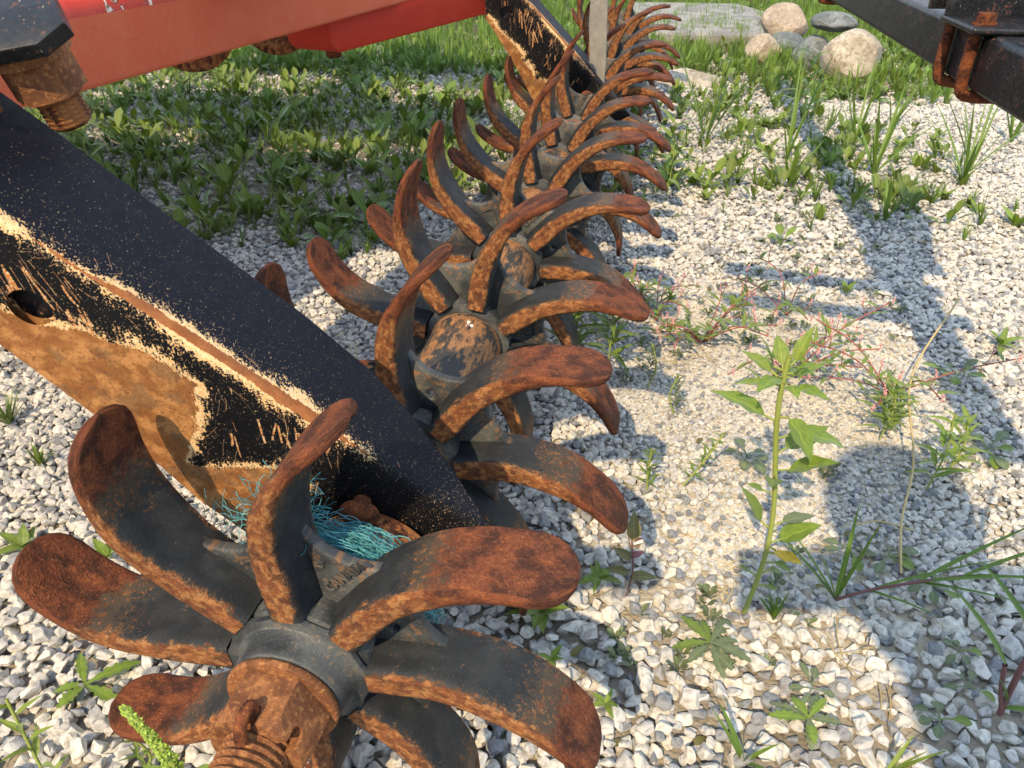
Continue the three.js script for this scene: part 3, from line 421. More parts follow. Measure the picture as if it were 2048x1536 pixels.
// teal twine wound behind the front wheel
{
  const r = mulberry(31), L = [[], []];
  for (let i = 0; i < 420; i++) { const pts = [], s0 = rr(0.03, 0.06, r), R0 = rr(0.05, 0.078, r) - Math.abs(s0 - 0.046) * 0.4, a0 = rr(-0.9, 2.2, r), len = rr(0.8, 2.6, r), ph = rr(0, 6, r), wv = rr(0.001, 0.006, r); const n = 16;
    for (let k = 0; k <= n; k++) { const t = k / n, a = a0 + len * t, R = R0 + wv * Math.sin(t * 9 + ph) + rr(-0.0026, 0.0026, r); pts.push(V(0.012 + R * Math.cos(a), 0.008 + R * Math.sin(a), -(s0 + 0.014 * (t - 0.5) * Math.sin(ph) + rr(-0.003, 0.003, r)))); }
    L[i % 2].push(tube(pts, rr(0.0002, 0.0004, r), 30, 3)); }
  // loose tuft standing up on the left and stray ends
  for (let i = 0; i < 210; i++) { const c = i < 170 ? V(rr(-0.034, -0.012, r), rr(0.07, 0.105, r), -rr(0.034, 0.052, r)) : V(rr(-0.1, -0.07, r), rr(0.045, 0.07, r), -rr(0.04, 0.06, r)); const pts = []; let d = V(rr(-1, 1, r), rr(-1, 1, r), rr(-0.6, 0.6, r)).normalize(); const st = 0.0042; for (let k = 0; k < 11; k++) { pts.push(c.clone()); c.addScaledVector(d, st); d.add(V(rr(-0.9, 0.9, r), rr(-0.9, 0.9, r), rr(-0.6, 0.6, r)).multiplyScalar(0.7)).normalize(); } L[i % 2].push(tube(pts, rr(0.0002, 0.00036, r), 22, 3)); }
  const g = thing('twine_tangle', 'frayed teal baler twine wound on the shaft behind the front tine wheel', 'twine'); gangGroup(g, 0);
  const m1 = new THREE.MeshStandardMaterial({ color: new THREE.Color(0x63a9ae), roughness: 0.7 }), m2 = new THREE.MeshStandardMaterial({ color: new THREE.Color(0x3d8690), roughness: 0.7 });
  mesh('strands', merge(L[0]), m1, g); mesh('strands', merge(L[1]), m2, g);
}

// ---------------------------------------------------------------- red frame, clamp, nuts
const CAMP = V(0, CAM_H, 0);
function yawDir(d) { return V(Math.sin(d * D2R), 0, -Math.cos(d * D2R)); }
{
  const g = thing('red_beam', 'red painted square steel tube with chipped corner above the weeds', 'beam', 'red frame members');
  g.position.set(-0.415, 0.519, -0.775); g.rotation.y = -17.2 * D2R; // bottom right edge runs along -z
  const H = 0.085, Wd = 0.12, r = 0.022, L0 = -0.35, L1 = 1.9;
  const strip = (pts, flip) => { // swept strip along z with uv
    const pos = [], uv = [], idx = []; let acc = 0; pts.forEach(([x, y], i) => { if (i) acc += Math.hypot(x - pts[i - 1][0], y - pts[i - 1][1]); pos.push(x, y, -L0, x, y, -L1); uv.push(L0 / 0.4, acc / 0.2, L1 / 0.4, acc / 0.2); if (i) { const a = 2 * i - 2; idx.push(a, a + 1, a + 2, a + 1, a + 3, a + 2); } });
    const q = new THREE.BufferGeometry(); q.setAttribute('position', new THREE.Float32BufferAttribute(pos, 3)); q.setAttribute('uv', new THREE.Float32BufferAttribute(uv, 2)); q.setIndex(idx); q.computeVertexNormals(); return q; };
  const arc = (cx, cy, a0, a1) => Array.from({ length: 9 }, (_, i) => [cx + r * Math.cos(lerp(a0, a1, i / 8) * D2R), cy + r * Math.sin(lerp(a0, a1, i / 8) * D2R)]);
  mesh('side_wall', strip([[-0.004, 0.0], [0, 0.004], [0, H - r]]), dustRedMat, g);
  mesh('worn_corner', strip(arc(-r, H - r, 0, 90)), chipRedMat, g);
  { const q = new THREE.PlaneGeometry(Wd - 0.002, H - 0.002); q.translate(-Wd / 2, H / 2, -L0 - 0.001); mesh('end_cap', boxUV(q, 0.4), redMat, g); }
  mesh('top_wall', strip([[-r, H], [-Wd, H], [-Wd, 0], [-0.004, 0]]), redMat, g);
}
{ // cross member / gusset towards the far arm
  const g = thing('red_bracket', 'bright red box bracket with rounded end in front of the scratched hanger arm', 'bracket', 'red frame members');
  const p = V((600 - 1024) / 1539 * 1.32, 0, 0); g.position.set(-0.365, 0.465, -1.37); g.rotation.y = -25 * D2R;
  const s = new THREE.Shape(); s.moveTo(0.0, 0.03); s.quadraticCurveTo(0.0, 0.0, 0.03, 0.0); s.lineTo(1.1, 0.0); s.lineTo(1.1, 0.16); s.lineTo(0.09, 0.16); s.lineTo(0.0, 0.05); s.closePath();
  const e = new THREE.ExtrudeGeometry(s, { depth: 0.08, bevelEnabled: true, bevelSize: 0.004, bevelThickness: 0.004, bevelSegments: 3, curveSegments: 10 }); e.rotateY(Math.PI / 2); mesh('box', boxUV(toCreasedNormals(e, 0.6), 0.4), redMat, g);
  const nu = new THREE.CylinderGeometry(0.013, 0.013, 0.014, 6); nu.translate(0.04, -0.012, -0.06); mesh('nut', boxUV(nu, 0.05), rustMat, g);
}
function nutStack(g, p, dir, k = 1) { // washer, nut, thread end below a clamp plate
  const q = new THREE.Quaternion().setFromUnitVectors(V(0, -1, 0), dir.clone().normalize());
  const add = (name, geo, mat) => { const m = mesh(name, geo, mat, g); m.position.copy(p); m.quaternion.copy(q); return m; };
  const wa = new THREE.CylinderGeometry(0.023 * k, 0.024 * k, 0.012 * k, 32); wa.translate(0, -0.006 * k, 0); add('washer', boxUV(wa, 0.09), nutMat);
  const hx = new THREE.CylinderGeometry(0.0215 * k, 0.0215 * k, 0.022 * k, 6); hx.translate(0, -0.0235 * k, 0); const rb = new THREE.CylinderGeometry(0.0195 * k, 0.016 * k, 0.003 * k, 24); rb.translate(0, -0.036 * k, 0);
  add('hex_nut', boxUV(merge([hx, rb]), 0.09), nutMat);
  const th = []; for (let i = 0; i < 6; i++) th.push([0.0115 * k, -0.036 * k - i * 0.003 * k], [0.0135 * k, -0.0375 * k - i * 0.003 * k]); th.push([0.011 * k, -0.056 * k], [0.0001, -0.0565 * k]); const tg = new THREE.LatheGeometry(th.reverse().map((v) => new THREE.Vector2(...v)), 24); add('thread_end', boxUV(tg, 0.06), rustOrange);
}
{
  const g = thing('clamp_plate', 'thick navy clamp plate with flaking edges bolted at the top of the near hanger arm', 'plate'); gangGroup(g, 0);
  const s = new THREE.Shape(); s.moveTo(-0.09, -0.03); s.lineTo(0.03, -0.03); s.lineTo(0.043, -0.018); s.lineTo(0.024, 0.022); s.lineTo(-0.09, 0.022); s.closePath();
  const e = new THREE.ExtrudeGeometry(s, { depth: 0.007, bevelEnabled: true, bevelSize: 0.0015, bevelThickness: 0.0015, bevelSegments: 2 }); e.rotateX(-Math.PI / 2);
  const m = mesh('plate', boxUV(toCreasedNormals(e, 0.5), 0.2), blackMat, g); m.position.set(-0.162, 0.404, -0.087); m.rotation.set(0.62, 0.25, 0.02);
  const n1 = thing('clamp_nut', 'rusty hex nut and washer under the navy clamp plate, clear of the frame edge', 'nut', 'clamp nuts'); gangGroup(n1, 0); nutStack(n1, V(-0.158, 0.398, -0.09), V(0.1, -1, -0.28), 1.0);
  const n2 = thing('clamp_nut', 'rusty hex nut under the navy clamp plate at its outer end', 'nut', 'clamp nuts'); gangGroup(n2, 0); nutStack(n2, V(-0.203, 0.384, -0.066), V(0.1, -1, -0.28), 1.0);
}
// machine frame members overhead that shade the weeds
for (const [p, l, yw, label] of [[[-1.15, 0.62, -1.9], 3.4, 17, 'red frame tube running beyond the left side of the machine'], [[-0.95, 0.7, -1.25], 1.6, 107, 'red cross tube over the shaded weeds']]) {
  const g = thing('frame_tube', label, 'beam', 'red frame members'); mesh('tube', boxUV(new RoundedBoxGeometry(0.24, 0.12, l, 3, 0.012), 0.4), redMat, g); g.position.set(...p); g.rotation.y = -yw * D2R;
}
for (const [x, z, w, l, label] of [[-1.35, -1.2, 1.5, 0.9, 'black steel deck plate on top of the machine frame'], [-1.15, -2.1, 1.5, 0.5, 'black steel deck plate over the middle of the weed patch'], [-0.95, -2.9, 1.3, 0.38, 'black steel deck plate at the far end of the machine frame']]) { const m = mesh('deck_plate', boxUV(new RoundedBoxGeometry(w, 0.015, l, 2, 0.004), 0.2), blackMat, scene); m.position.set(x, 0.82, z); m.rotation.y = -15 * D2R; tag(m, label, 'plate', 'deck plates'); }
// rusty disc pair showing under the red beam
for (const [x, y, z, k] of [[-0.66, 0.455, -1.72, 0.9], [-0.52, 0.46, -1.86, 0.85]]) { const g = new THREE.LatheGeometry([[0.0001, 0.022], [0.04, 0.019], [0.08, 0.01], [0.1, 0.0], [0.1, -0.004], [0.05, 0.012], [0.0001, 0.016]].map((q) => new THREE.Vector2(q[0] * k, q[1])), 48); const m = mesh('rusty_disc', boxUV(g, 0.09), rustOrange, scene); orient(m, V(x, y, z), V(0.35, 0.25, 0.9)); tag(m, 'rusty dished disc hanging under the red beam', 'disc', 'discs under the red beam'); }

// grey strap by the far arm
{ const s = new THREE.Shape(); s.moveTo(-0.017, 0); s.lineTo(0.019, 0); s.lineTo(0.021, 0.08); s.lineTo(0.017, 0.2); s.lineTo(0.019, 0.5); s.lineTo(-0.017, 0.5); s.lineTo(-0.02, 0.16); s.lineTo(-0.015, 0.09); s.closePath();
  const greyMat = makeMaps(256, 256, (u, v) => { const a = fbm(u * 10, v * 10, 4), b = fbm(u * 50, v * 50, 2); return { c: mixc([108, 106, 100], [148, 144, 134], a * 0.7 + b * 0.3), r: 0.7, h: b }; }, 0.0004);
  const e = new THREE.ExtrudeGeometry(s, { depth: 0.006, bevelEnabled: true, bevelSize: 0.001, bevelThickness: 0.001, bevelSegments: 1 }); const m = mesh('steel_strap', boxUV(e, 0.2), greyMat, scene); gangGroup(m, 6 * PITCH + 0.115, 0.035, 0.062); tag(m, 'upright grey steel strap rising past the far hanger arm', 'strap'); }

// ---------------------------------------------------------------- black toolbar at right with bracket and u-bolts
{
  const z = 1.12, dir = V((1850 - 1024) / 1539, -0.185, -1.0675), base = V(0.601, 0.473, -1.196);
  const g = thing('toolbar', 'black square toolbar tube with worn rusty edges on the neighbouring implement', 'toolbar'); g.position.copy(base); g.rotation.y = -9.5 * D2R;
  const S = 0.066; mesh('tube', boxUV(moved(new RoundedBoxGeometry(S, S, 2.6, 4, 0.008), [S / 2, S / 2, -0.5]), 0.2), blackMat, g);
  const b = thing('toolbar_bracket', 'black pressed bracket with rusty bolt standing on the toolbar', 'bracket'); b.position.copy(base); b.rotation.y = -9.5 * D2R;
  const foot = (zz) => { const s = new THREE.Shape(); s.moveTo(0, 0); s.lineTo(0.11, 0); s.lineTo(0.11, 0.09); s.lineTo(0.02, 0.09); s.quadraticCurveTo(0, 0.09, 0, 0.07); s.closePath(); return s; };
  const pl = new RoundedBoxGeometry(0.15, 0.008, 0.13, 3, 0.0035); mesh('foot_plate', boxUV(moved(pl, [0.052, S + 0.0045, 0.15]), 0.2), blackMat, b);
  const web = (zz, hgt) => { const s = new THREE.Shape(); s.moveTo(-0.02, 0); s.lineTo(0.125, 0); s.lineTo(0.125, hgt); s.lineTo(0.07, hgt); s.quadraticCurveTo(0.02, 0.05, -0.02, 0.02); s.closePath(); const e = new THREE.ExtrudeGeometry(s, { depth: 0.007, bevelEnabled: true, bevelSize: 0.002, bevelThickness: 0.002, bevelSegments: 2 }); e.translate(0, S + 0.01, zz); return boxUV(toCreasedNormals(e, 0.6), 0.2); };
  mesh('rib', web(0.095, 0.24), blackMat, b); mesh('rib', web(0.02, 0.24), blackMat, b);
  { const e = new RoundedBoxGeometry(0.007, 0.24, 0.075, 2, 0.003); mesh('back_plate', boxUV(moved(e, [0.105, S + 0.13, 0.06]), 0.2), blackMat, b); }
  const bo = new THREE.CylinderGeometry(0.0115, 0.0115, 0.011, 6); mesh('bolt_head', boxUV(moved(bo, [0.0, S + 0.0155, 0.18]), 0.05), rustMat, b); const bw = new THREE.CylinderGeometry(0.0135, 0.0135, 0.002, 24); mesh('washer', boxUV(moved(bw, [0.0, S + 0.0097, 0.18]), 0.05), rustMat, b);
  for (const [zz, label] of [[0.185, 'rusty u-bolt round the toolbar under the bolted bracket corner'], [0.09, 'rusty u-bolt round the toolbar below the bracket rib'], [-0.86, 'rusty u-bolt on the toolbar away from the bracket']]) {
    const q = thing('u_bolt', label, 'u-bolt', 'u-bolts'); q.position.copy(base); q.rotation.y = -9.5 * D2R; const o = 0.0085;
    mesh('rod', boxUV(tube([V(-o, S + 0.012, zz), V(-o, S * 0.6, zz), V(-o, 0.012, zz), V(-o + 0.004, -0.004, zz), V(0.012, -o, zz), V(S / 2, -o, zz), V(S - 0.012, -o, zz), V(S + o, 0.012, zz), V(S + o, S + 0.012, zz)], 0.0075, 60, 12), 0.08), rustMat, q);
  }
  // spring arms of the neighbouring implement above the frame; their shadows fall on the gravel
  for (const [x0, y0, z0, l, yw] of [[0.2, 0.62, -0.862, 0.42, 106], [0.18, 0.62, -0.73, 0.45, 105]]) { const q = thing('spring_arm', 'black flat spring arm reaching across from the toolbar bracket', 'arm', 'spring arms'); mesh('bar', boxUV(new RoundedBoxGeometry(0.05, 0.012, l, 2, 0.004), 0.2), blackMat, q); q.position.set(x0 + 0.2, y0, z0); q.rotation.y = -yw * D2R; }
}

// ---------------------------------------------------------------- boulders and slab
function boulderGeo(seed, sx, sy, sz) { const r = mulberry(seed * 17 + 3); let g = new THREE.IcosahedronGeometry(1, 20); g.deleteAttribute('normal'); g.deleteAttribute('uv'); g = mergeVertices(g, 1e-5); const p = g.attributes.position, pl = []; for (let i = 0; i < 8; i++) pl.push([V(r() * 2 - 1, r() * 2 - 1, r() * 2 - 1).normalize(), 0.62 + 0.3 * r()]); const v = V();
  for (let i = 0; i < p.count; i++) { v.fromBufferAttribute(p, i).normalize(); const o = v.clone(); for (const [n, d] of pl) { const t = v.dot(n) - d; if (t > 0) v.addScaledVector(n, -t * 0.85); } v.multiplyScalar(1 + 0.14 * (fbm(o.x * 1.6 + seed, o.y * 1.6 + o.z, 3) - 0.5) + 0.03 * (fbm(o.x * 9 + 3, o.y * 9 + o.z * 7, 3) - 0.5)); p.setXYZ(i, v.x * sx, v.y * sy, v.z * sz); }
  g.computeVertexNormals(); const n = g.attributes.normal.clone(); g = g.toNonIndexed(); return boxUV(g, 0.5); }
function rockMat(c0, c1, c2) { return makeMaps(512, 512, (u, v) => { const X = u * 50, Y = v * 50, a = fbm(X * 0.12, Y * 0.12, 4), b = fbm(X * 0.9, Y * 0.9, 4), c = vn(X * 4, Y * 4); return { c: mixc(mixc(c0, c1, sstep(0.3, 0.7, a)), c2, sstep(0.5, 0.75, b) * 0.6).map((q) => q * (0.88 + 0.24 * c)), r: 0.9, h: b * 0.6 + c * 0.4 }; }, 0.003); }
const tanRock = rockMat([150, 138, 120], [182, 172, 154], [122, 112, 98]), greyRock = rockMat([92, 98, 98], [124, 128, 126], [70, 76, 76]), pinkRock = rockMat([150, 134, 116], [178, 162, 142], [124, 112, 102]), slabMat = rockMat([118, 116, 110], [150, 146, 138], [92, 90, 86]);
[[1.44, -3.5, 0.128, 0.11, 0.12, tanRock, 'large rounded tan boulder in the rock pile', 0.115], [1.36, -3.76, 0.088, 0.085, 0.09, greyRock, 'small grey brown boulder wedged beside the large tan boulder', 0.085], [1.42, -3.72, 0.105, 0.042, 0.085, greyRock, 'flat slate grey stone lying across the top of the rock pile', 0.225], [1.18, -3.88, 0.085, 0.07, 0.09, pinkRock, 'pinkish boulder at the grassy end of the rock pile', 0.085], [1.33, -4.12, 0.125, 0.095, 0.12, pinkRock, 'light brown boulder on top of the pile next to the slab', 0.165], [1.3, -4.0, 0.12, 0.09, 0.12, greyRock, 'grey boulder in the middle of the pile carrying the light brown one', 0.06], [0.72, -3.45, 0.2, 0.07, 0.12, tanRock, 'pale half buried stone among weeds near the slab', 0.02], [1.46, -3.33, 0.06, 0.03, 0.05, tanRock, 'small pale stone in front of the large tan boulder', 0.01]].forEach(([x, z, a, b, c, m, label, y], i) => { const q = mesh('boulder', boulderGeo(i + 2, a, b, c), m, scene); q.position.set(x, y - 0.02, z); q.rotation.y = i * 1.1; tag(q, label, 'boulder', 'boulders'); });
{ const s = new THREE.Shape(); [[-0.1, 0], [0.55, -0.12], [0.75, 0.5], [0.65, 1.2], [0.0, 1.3], [-0.15, 0.6]].forEach(([x, y], i) => (i ? s.lineTo(x, y) : s.moveTo(x, y))); s.closePath(); const e = new THREE.ExtrudeGeometry(s, { depth: 0.06, bevelEnabled: true, bevelSize: 0.02, bevelThickness: 0.02, bevelSegments: 3 }); e.rotateX(-Math.PI / 2); const m = mesh('stone_slab', boxUV(toCreasedNormals(e, 0.5), 0.5), slabMat, scene); m.position.set(0.82, 0.0, -4.35); tag(m, 'flat grey stone slab lying in the grass behind the boulders', 'slab'); }

// ---------------------------------------------------------------- plants
function leafMat(c0, c1, seed, t = 0.25) {
  const w = 128, h = 128, d = new Uint8Array(w * h * 4); for (let j = 0; j < h; j++) for (let i = 0; i < w; i++) { const u = i / w, v = j / h, vein = Math.abs(v - 0.5) < 0.03 ? 1 : 0, side = Math.abs(((u * 9 - Math.abs(v - 0.5) * 6) % 1 + 1) % 1 - 0.5) < 0.07 ? 0.5 : 0, n = fbm(u * 9 + seed, v * 9, 4); let c = mixc(c0, c1, n); c = mixc(c, [c1[0] + 40, c1[1] + 36, c1[2] + 20], Math.max(vein * 0.7, side * 0.5)); const k = (j * w + i) * 4; d[k] = clamp(c[0], 0, 255); d[k + 1] = clamp(c[1], 0, 255); d[k + 2] = clamp(c[2], 0, 255); d[k + 3] = 255; }
  const tx = new THREE.DataTexture(d, w, h); tx.colorSpace = THREE.SRGBColorSpace; tx.magFilter = THREE.LinearFilter; tx.needsUpdate = true;
  return new THREE.MeshPhysicalMaterial({ map: tx, roughness: 0.62, transmission: t, thickness: 0, side: THREE.DoubleSide });
}
const LM = { fresh: leafMat([92, 120, 30], [128, 152, 46], 1, 0.35), mid: leafMat([86, 110, 32], [116, 136, 46], 2, 0.3), dull: leafMat([82, 96, 62], [108, 120, 84], 3, 0.2), yellow: leafMat([196, 160, 30], [220, 190, 50], 4, 0.35), lime: leafMat([104, 128, 40], [140, 158, 60], 5, 0.4), red: leafMat([104, 58, 62], [128, 74, 78], 6, 0.2), olive: leafMat([96, 96, 48], [122, 112, 60], 7, 0.3), grass: leafMat([78, 108, 30], [108, 138, 44], 8, 0.3), lawn: leafMat([92, 128, 40], [122, 150, 54], 9, 0.35) };
const stemMat = (c) => new THREE.MeshStandardMaterial({ color: new THREE.Color().setRGB(c[0] / 255, c[1] / 255, c[2] / 255, THREE.SRGBColorSpace), roughness: 0.7 });
const SM = { green: stemMat([138, 150, 70]), red: stemMat([150, 84, 74]), purple: stemMat([112, 74, 72]), straw: stemMat([180, 160, 110]), pink: stemMat([198, 146, 142]) };
// leaf along +x from the origin; profile p: 'ovate' | 'spoon' | 'blade' | 'lance' | 'lobed'
function leaf(L, Wd, prof = 'ovate', up = 0.4, droop = 0.8, fold = 0.25, nx = 9, wave = 0) {
  const pos = [], uv = [], idx = [], NY = 4; let x = 0, y = 0;
  for (let i = 0; i <= nx; i++) {
    const t = i / nx; let w = prof === 'ovate' ? Math.sin(Math.PI * Math.pow(t, 0.72)) * (1 - 0.25 * t) : prof === 'spoon' ? (t < 0.42 ? 0.13 + 0.1 * t : 0.17 + 0.83 * Math.sin(Math.PI * (t - 0.42) / 0.6)) : prof === 'blade' ? (1 - Math.pow(t, 2.2)) * 0.9 + 0.06 : prof === 'lobed' ? (0.14 + 0.9 * Math.sin(Math.PI * Math.pow(t, 1.25)) * (i % 2 ? 1.15 : 0.62)) : Math.sin(Math.PI * Math.pow(t, 0.6)) ; if (i === nx) w = 0.02; w = Math.max(0.02, w) * Wd / 2;
    const th = up - droop * t; if (i) { x += L / nx * Math.cos(th); y += L / nx * Math.sin(th); }
    for (let k = 0; k <= NY; k++) { const s = k / NY * 2 - 1; pos.push(x - Math.sin(th) * Math.abs(s) * w * fold, y + Math.cos(th) * Math.abs(s) * w * fold + wave * w * Math.sin(t * 17 + k), s * w); uv.push(t, 0.5 + s * 0.5); }
  }
  for (let i = 0; i < nx; i++) for (let k = 0; k < NY; k++) { const a = i * (NY + 1) + k; idx.push(a, a + 1, a + NY + 1, a + 1, a + NY + 2, a + NY + 1); }
  const g = new THREE.BufferGeometry(); g.setAttribute('position', new THREE.Float32BufferAttribute(pos, 3)); g.setAttribute('uv', new THREE.Float32BufferAttribute(uv, 2)); g.setIndex(idx); g.computeVertexNormals(); return g;
}
const at = (g, p, ry, s = 1, rz = 0) => g.applyMatrix4(M4(p, [0, 0, rz])).applyMatrix4(new THREE.Matrix4().identity()) && g;
function placed(g, p, ry, rz = 0, s = 1) { g.scale(s, s, s); g.rotateZ(rz); g.rotateY(ry); g.translate(p.x, p.y, p.z); return g; }
const gy = (x, z) => bedH(x, z) + 0.004;

// tall pigweed standing in the gravel
{
  const g = thing('pigweed', 'tall pigweed with veined green leaves and one yellow leaf standing alone in white gravel', 'weed'); g.position.set(0.26, gy(0.26, -0.59), -0.59);
  const sp = (t) => V(0.012 * Math.sin(t * 5) - 0.004 * t, 0.335 * t, -0.006 * Math.sin(t * 4));
  mesh('stem', (() => { const q = []; for (let i = 0; i <= 10; i++) q.push(sp(i / 10)); const t = tube(q, 0.0027, 40, 8); return t; })(), SM.green, g);
  const lf = (t, ry, L, Wd, up, droop, m) => { const q = leaf(L * 0.9, Wd * 0.98, 'ovate', up, droop, 0.22, 16, 0.07); const b = sp(t); const pet = tube([V(0, 0, 0), V(0.006, 0.002, 0)], 0.0009, 3, 5); const mm = mesh('leaf', q, m, g); mm.rotation.y = ry; mm.position.copy(b).add(V(0.012 * Math.cos(ry), 0.004, -0.012 * Math.sin(ry))); const pt = mesh('petiole', tube([b.clone(), mm.position.clone().add(V(0, 0.001, 0))], 0.0011, 4, 5), SM.green, g); };
  lf(0.78, 2.7, 0.062, 0.028, 0.5, 0.5, LM.fresh); lf(0.8, -0.9, 0.05, 0.03, -0.5, 0.6, LM.fresh); lf(0.72, -0.1, 0.066, 0.032, 0.3, 1.0, LM.fresh); lf(0.66, 0.4, 0.058, 0.03, 0.35, 0.2, LM.mid);
  lf(0.6, -0.5, 0.055, 0.032, 0.7, 0.3, LM.fresh); lf(0.58, -2.0, 0.036, 0.02, 0.6, 0.4, LM.mid); lf(0.5, 2.9, 0.02, 0.012, 0.4, 0.2, LM.mid);
  lf(0.36, 2.5, 0.05, 0.022, 1.1, 0.4, LM.mid); lf(0.37, 0.25, 0.044, 0.018, 0.2, 0.4, LM.dull); lf(0.3, 0.1, 0.052, 0.03, 0.6, 0.4, LM.fresh); lf(0.265, -0.7, 0.03, 0.02, 0.3, 0.4, LM.yellow); lf(0.29, -1.2, 0.022, 0.013, 0.3, 0.3, LM.yellow);
  lf(0.22, -0.4, 0.022, 0.014, -0.1, 0.5, LM.mid); lf(0.17, 0.2, 0.018, 0.012, -0.2, 0.4, LM.mid); lf(0.16, 2.8, 0.014, 0.008, 0.6, 0.2, LM.mid); lf(0.12, -0.3, 0.014, 0.009, -0.2, 0.4, LM.mid);
  for (let i = 0; i < 11; i++) lf(0.96 - 0.006 * i, i * 2.4 + 0.6, rr(0.02, 0.042), rr(0.012, 0.022), i < 3 ? 1.3 : rr(0.1, 0.8), rr(0.2, 0.7), i % 3 ? LM.fresh : LM.lime);
}
// small spreading grass clumps: blades listed as [dx, dy, dz, width]
function bladeTo(d, Wd, arch = 0.25) { const pos = [], uv = [], idx = [], n = 14, side = V(-d.z, 0, d.x).normalize(), L = d.length(); for (let i = 0; i <= n; i++) { const t = i / n, c = d.clone().multiplyScalar(t); c.y += L * arch * 4 * t * (1 - t) * 0.5; const w = Wd / 2 * (t < 0.15 ? 0.55 + 3 * t : 1 - Math.pow((t - 0.15) / 0.85, 1.8)) + 0.0001; for (let k = 0; k <= 2; k++) { const s = k - 1; pos.push(c.x + side.x * s * w, c.y + Math.abs(s) * w * 0.5, c.z + side.z * s * w); uv.push(t, k / 2); } } for (let i = 0; i < n; i++) for (let k = 0; k < 2; k++) { const a = i * 3 + k; idx.push(a, a + 1, a + 3, a + 1, a + 4, a + 3); } const g = new THREE.BufferGeometry(); g.setAttribute('position', new THREE.Float32BufferAttribute(pos, 3)); g.setAttribute('uv', new THREE.Float32BufferAttribute(uv, 2)); g.setIndex(idx); g.computeVertexNormals(); return g; }
{
  const g = thing('grass_clump', 'sprawling wide-bladed grass with purple stem base on the gravel beside the pigweed', 'grass'); g.position.set(0.37, gy(0.37, -0.61), -0.61);
  for (const [x, y, z, w] of [[-0.077, 0.072, -0.046, 0.0055], [-0.065, 0.086, -0.039, 0.005], [-0.029, 0.069, -0.017, 0.005], [0.01, 0.12, -0.03, 0.006], [0.03, 0.115, -0.01, 0.005]]) mesh('blade', bladeTo(V(x, y, z), w, 0.08), LM.grass, g);
  const st = [V(0, 0, 0), V(0.03, 0.022, 0.006), V(0.07, 0.05, 0.02), V(0.11, 0.07, 0.03)]; mesh('stem', tube(st, 0.0018, 16, 6), SM.purple, g); mesh('stem', tube([V(0, 0, 0), V(0.008, 0.03, -0.008)], 0.0014, 6, 6), SM.purple, g);
  for (const [o, d, w] of [[1, [0.12, 0.07, 0.02], 0.004], [2, [0.12, 0.085, -0.01], 0.005], [2, [0.115, 0.06, 0.05], 0.0055], [2, [0.09, 0.02, 0.05], 0.004], [3, [0.1, 0.07, 0.01], 0.005], [3, [0.1, 0.03, 0.04], 0.0045], [1, [0.06, 0.01, 0.05], 0.004]]) { const b = mesh('blade', bladeTo(V(...d), w, 0.05), LM.grass, g); b.position.copy(st[o]); }
}
{
  const g = thing('tall_grass', 'tall barnyard grass with reddish jointed stem at the frame edge of the gravel', 'grass'); g.position.set(0.475, gy(0.475, -0.46), -0.46);
  const st = [V(0, 0, 0), V(0.0, 0.06, -0.003), V(0.004, 0.13, -0.006), V(0.008, 0.21, -0.008), V(0.012, 0.3, -0.01)]; mesh('stem', tube(st, 0.0028, 30, 8), SM.purple, g); mesh('stem', tube([V(0, 0.005, 0), V(-0.012, 0.04, 0), V(-0.02, 0.075, 0)], 0.0022, 12, 8), SM.purple, g);
  for (const [o, d, w] of [[[0.002, 0.1, 0], [-0.05, 0.06, -0.05], 0.010], [[-0.02, 0.075, 0], [-0.05, 0.06, -0.04], 0.010], [[0.004, 0.13, -0.006], [-0.012, 0.05, -0.002], 0.009], [[0.006, 0.16, -0.006], [0.0, 0.17, -0.04], 0.013], [[0.006, 0.12, -0.006], [-0.03, 0.16, -0.06], 0.010], [[0.01, 0.25, -0.01], [0.03, 0.12, 0.0], 0.01], [[0, 0.02, 0], [-0.03, 0.05, 0.01], 0.006], [[0, 0.01, 0], [0.05, 0.02, 0.03], 0.007]]) { const b = mesh('blade', bladeTo(V(...d), w, 0.12), LM.grass, g); b.position.set(...o); }
}
// flat rosettes
let rosN = 0;
function rosette(x, z, R0, n, prof, m, label, up = 0.35, group = 'leaf rosettes in the gravel') {
  const g = thing('weed_rosette', label, 'weed', group); const R = R0 * 0.82; g.position.set(x, gy(x, z) + 0.006, z); const r = mulberry(900 + rosN++ * 13); const a0 = r() * 6;
  for (let i = 0; i < n; i++) { const l = mesh('leaf', leaf(R * rr(0.6, 1.1, r), R * (prof === 'lobed' ? rr(0.2, 0.3, r) : rr(0.28, 0.4, r)), prof, up * rr(0.5, 1.5, r), rr(0.3, 0.9, r), 0.2, 12, 0.05), Array.isArray(m) ? m[i % m.length] : m, g); l.rotation.y = a0 + i * 2.4 + rr(-0.3, 0.3, r); l.position.y = 0.002 + i * 0.0004; }
}
rosette(0.21, -0.54, 0.062, 9, 'lobed', [LM.dull, LM.mid, LM.dull], 'flat dandelion rosette with toothed dull leaves in sunlit gravel below the pigweed', 0.15);
rosette(0.285, -0.452, 0.05, 8, 'lobed', [LM.dull, LM.fresh], 'compact toothed rosette with spoon leaves in sunlit coarse gravel', 0.3);
rosette(0.30, -0.485, 0.032, 5, 'spoon', LM.dull, 'small grey green rosette just behind the compact toothed rosette', 0.3);
for (const [x, z, R, n] of [[0.41, -0.45, 0.042, 5], [0.47, -0.53, 0.034, 5], [0.455, -0.485, 0.034, 4], [0.41, -0.68, 0.045, 5], [0.45, -0.665, 0.05, 6], [0.48, -0.62, 0.04, 5]]) rosette(x, z, R, n, 'spoon', [LM.dull, LM.dull, LM.mid], 'grey green spoon-leaved rosette in shaded gravel near the tall grass', 0.25, 'spoon-leaved rosettes in shade');
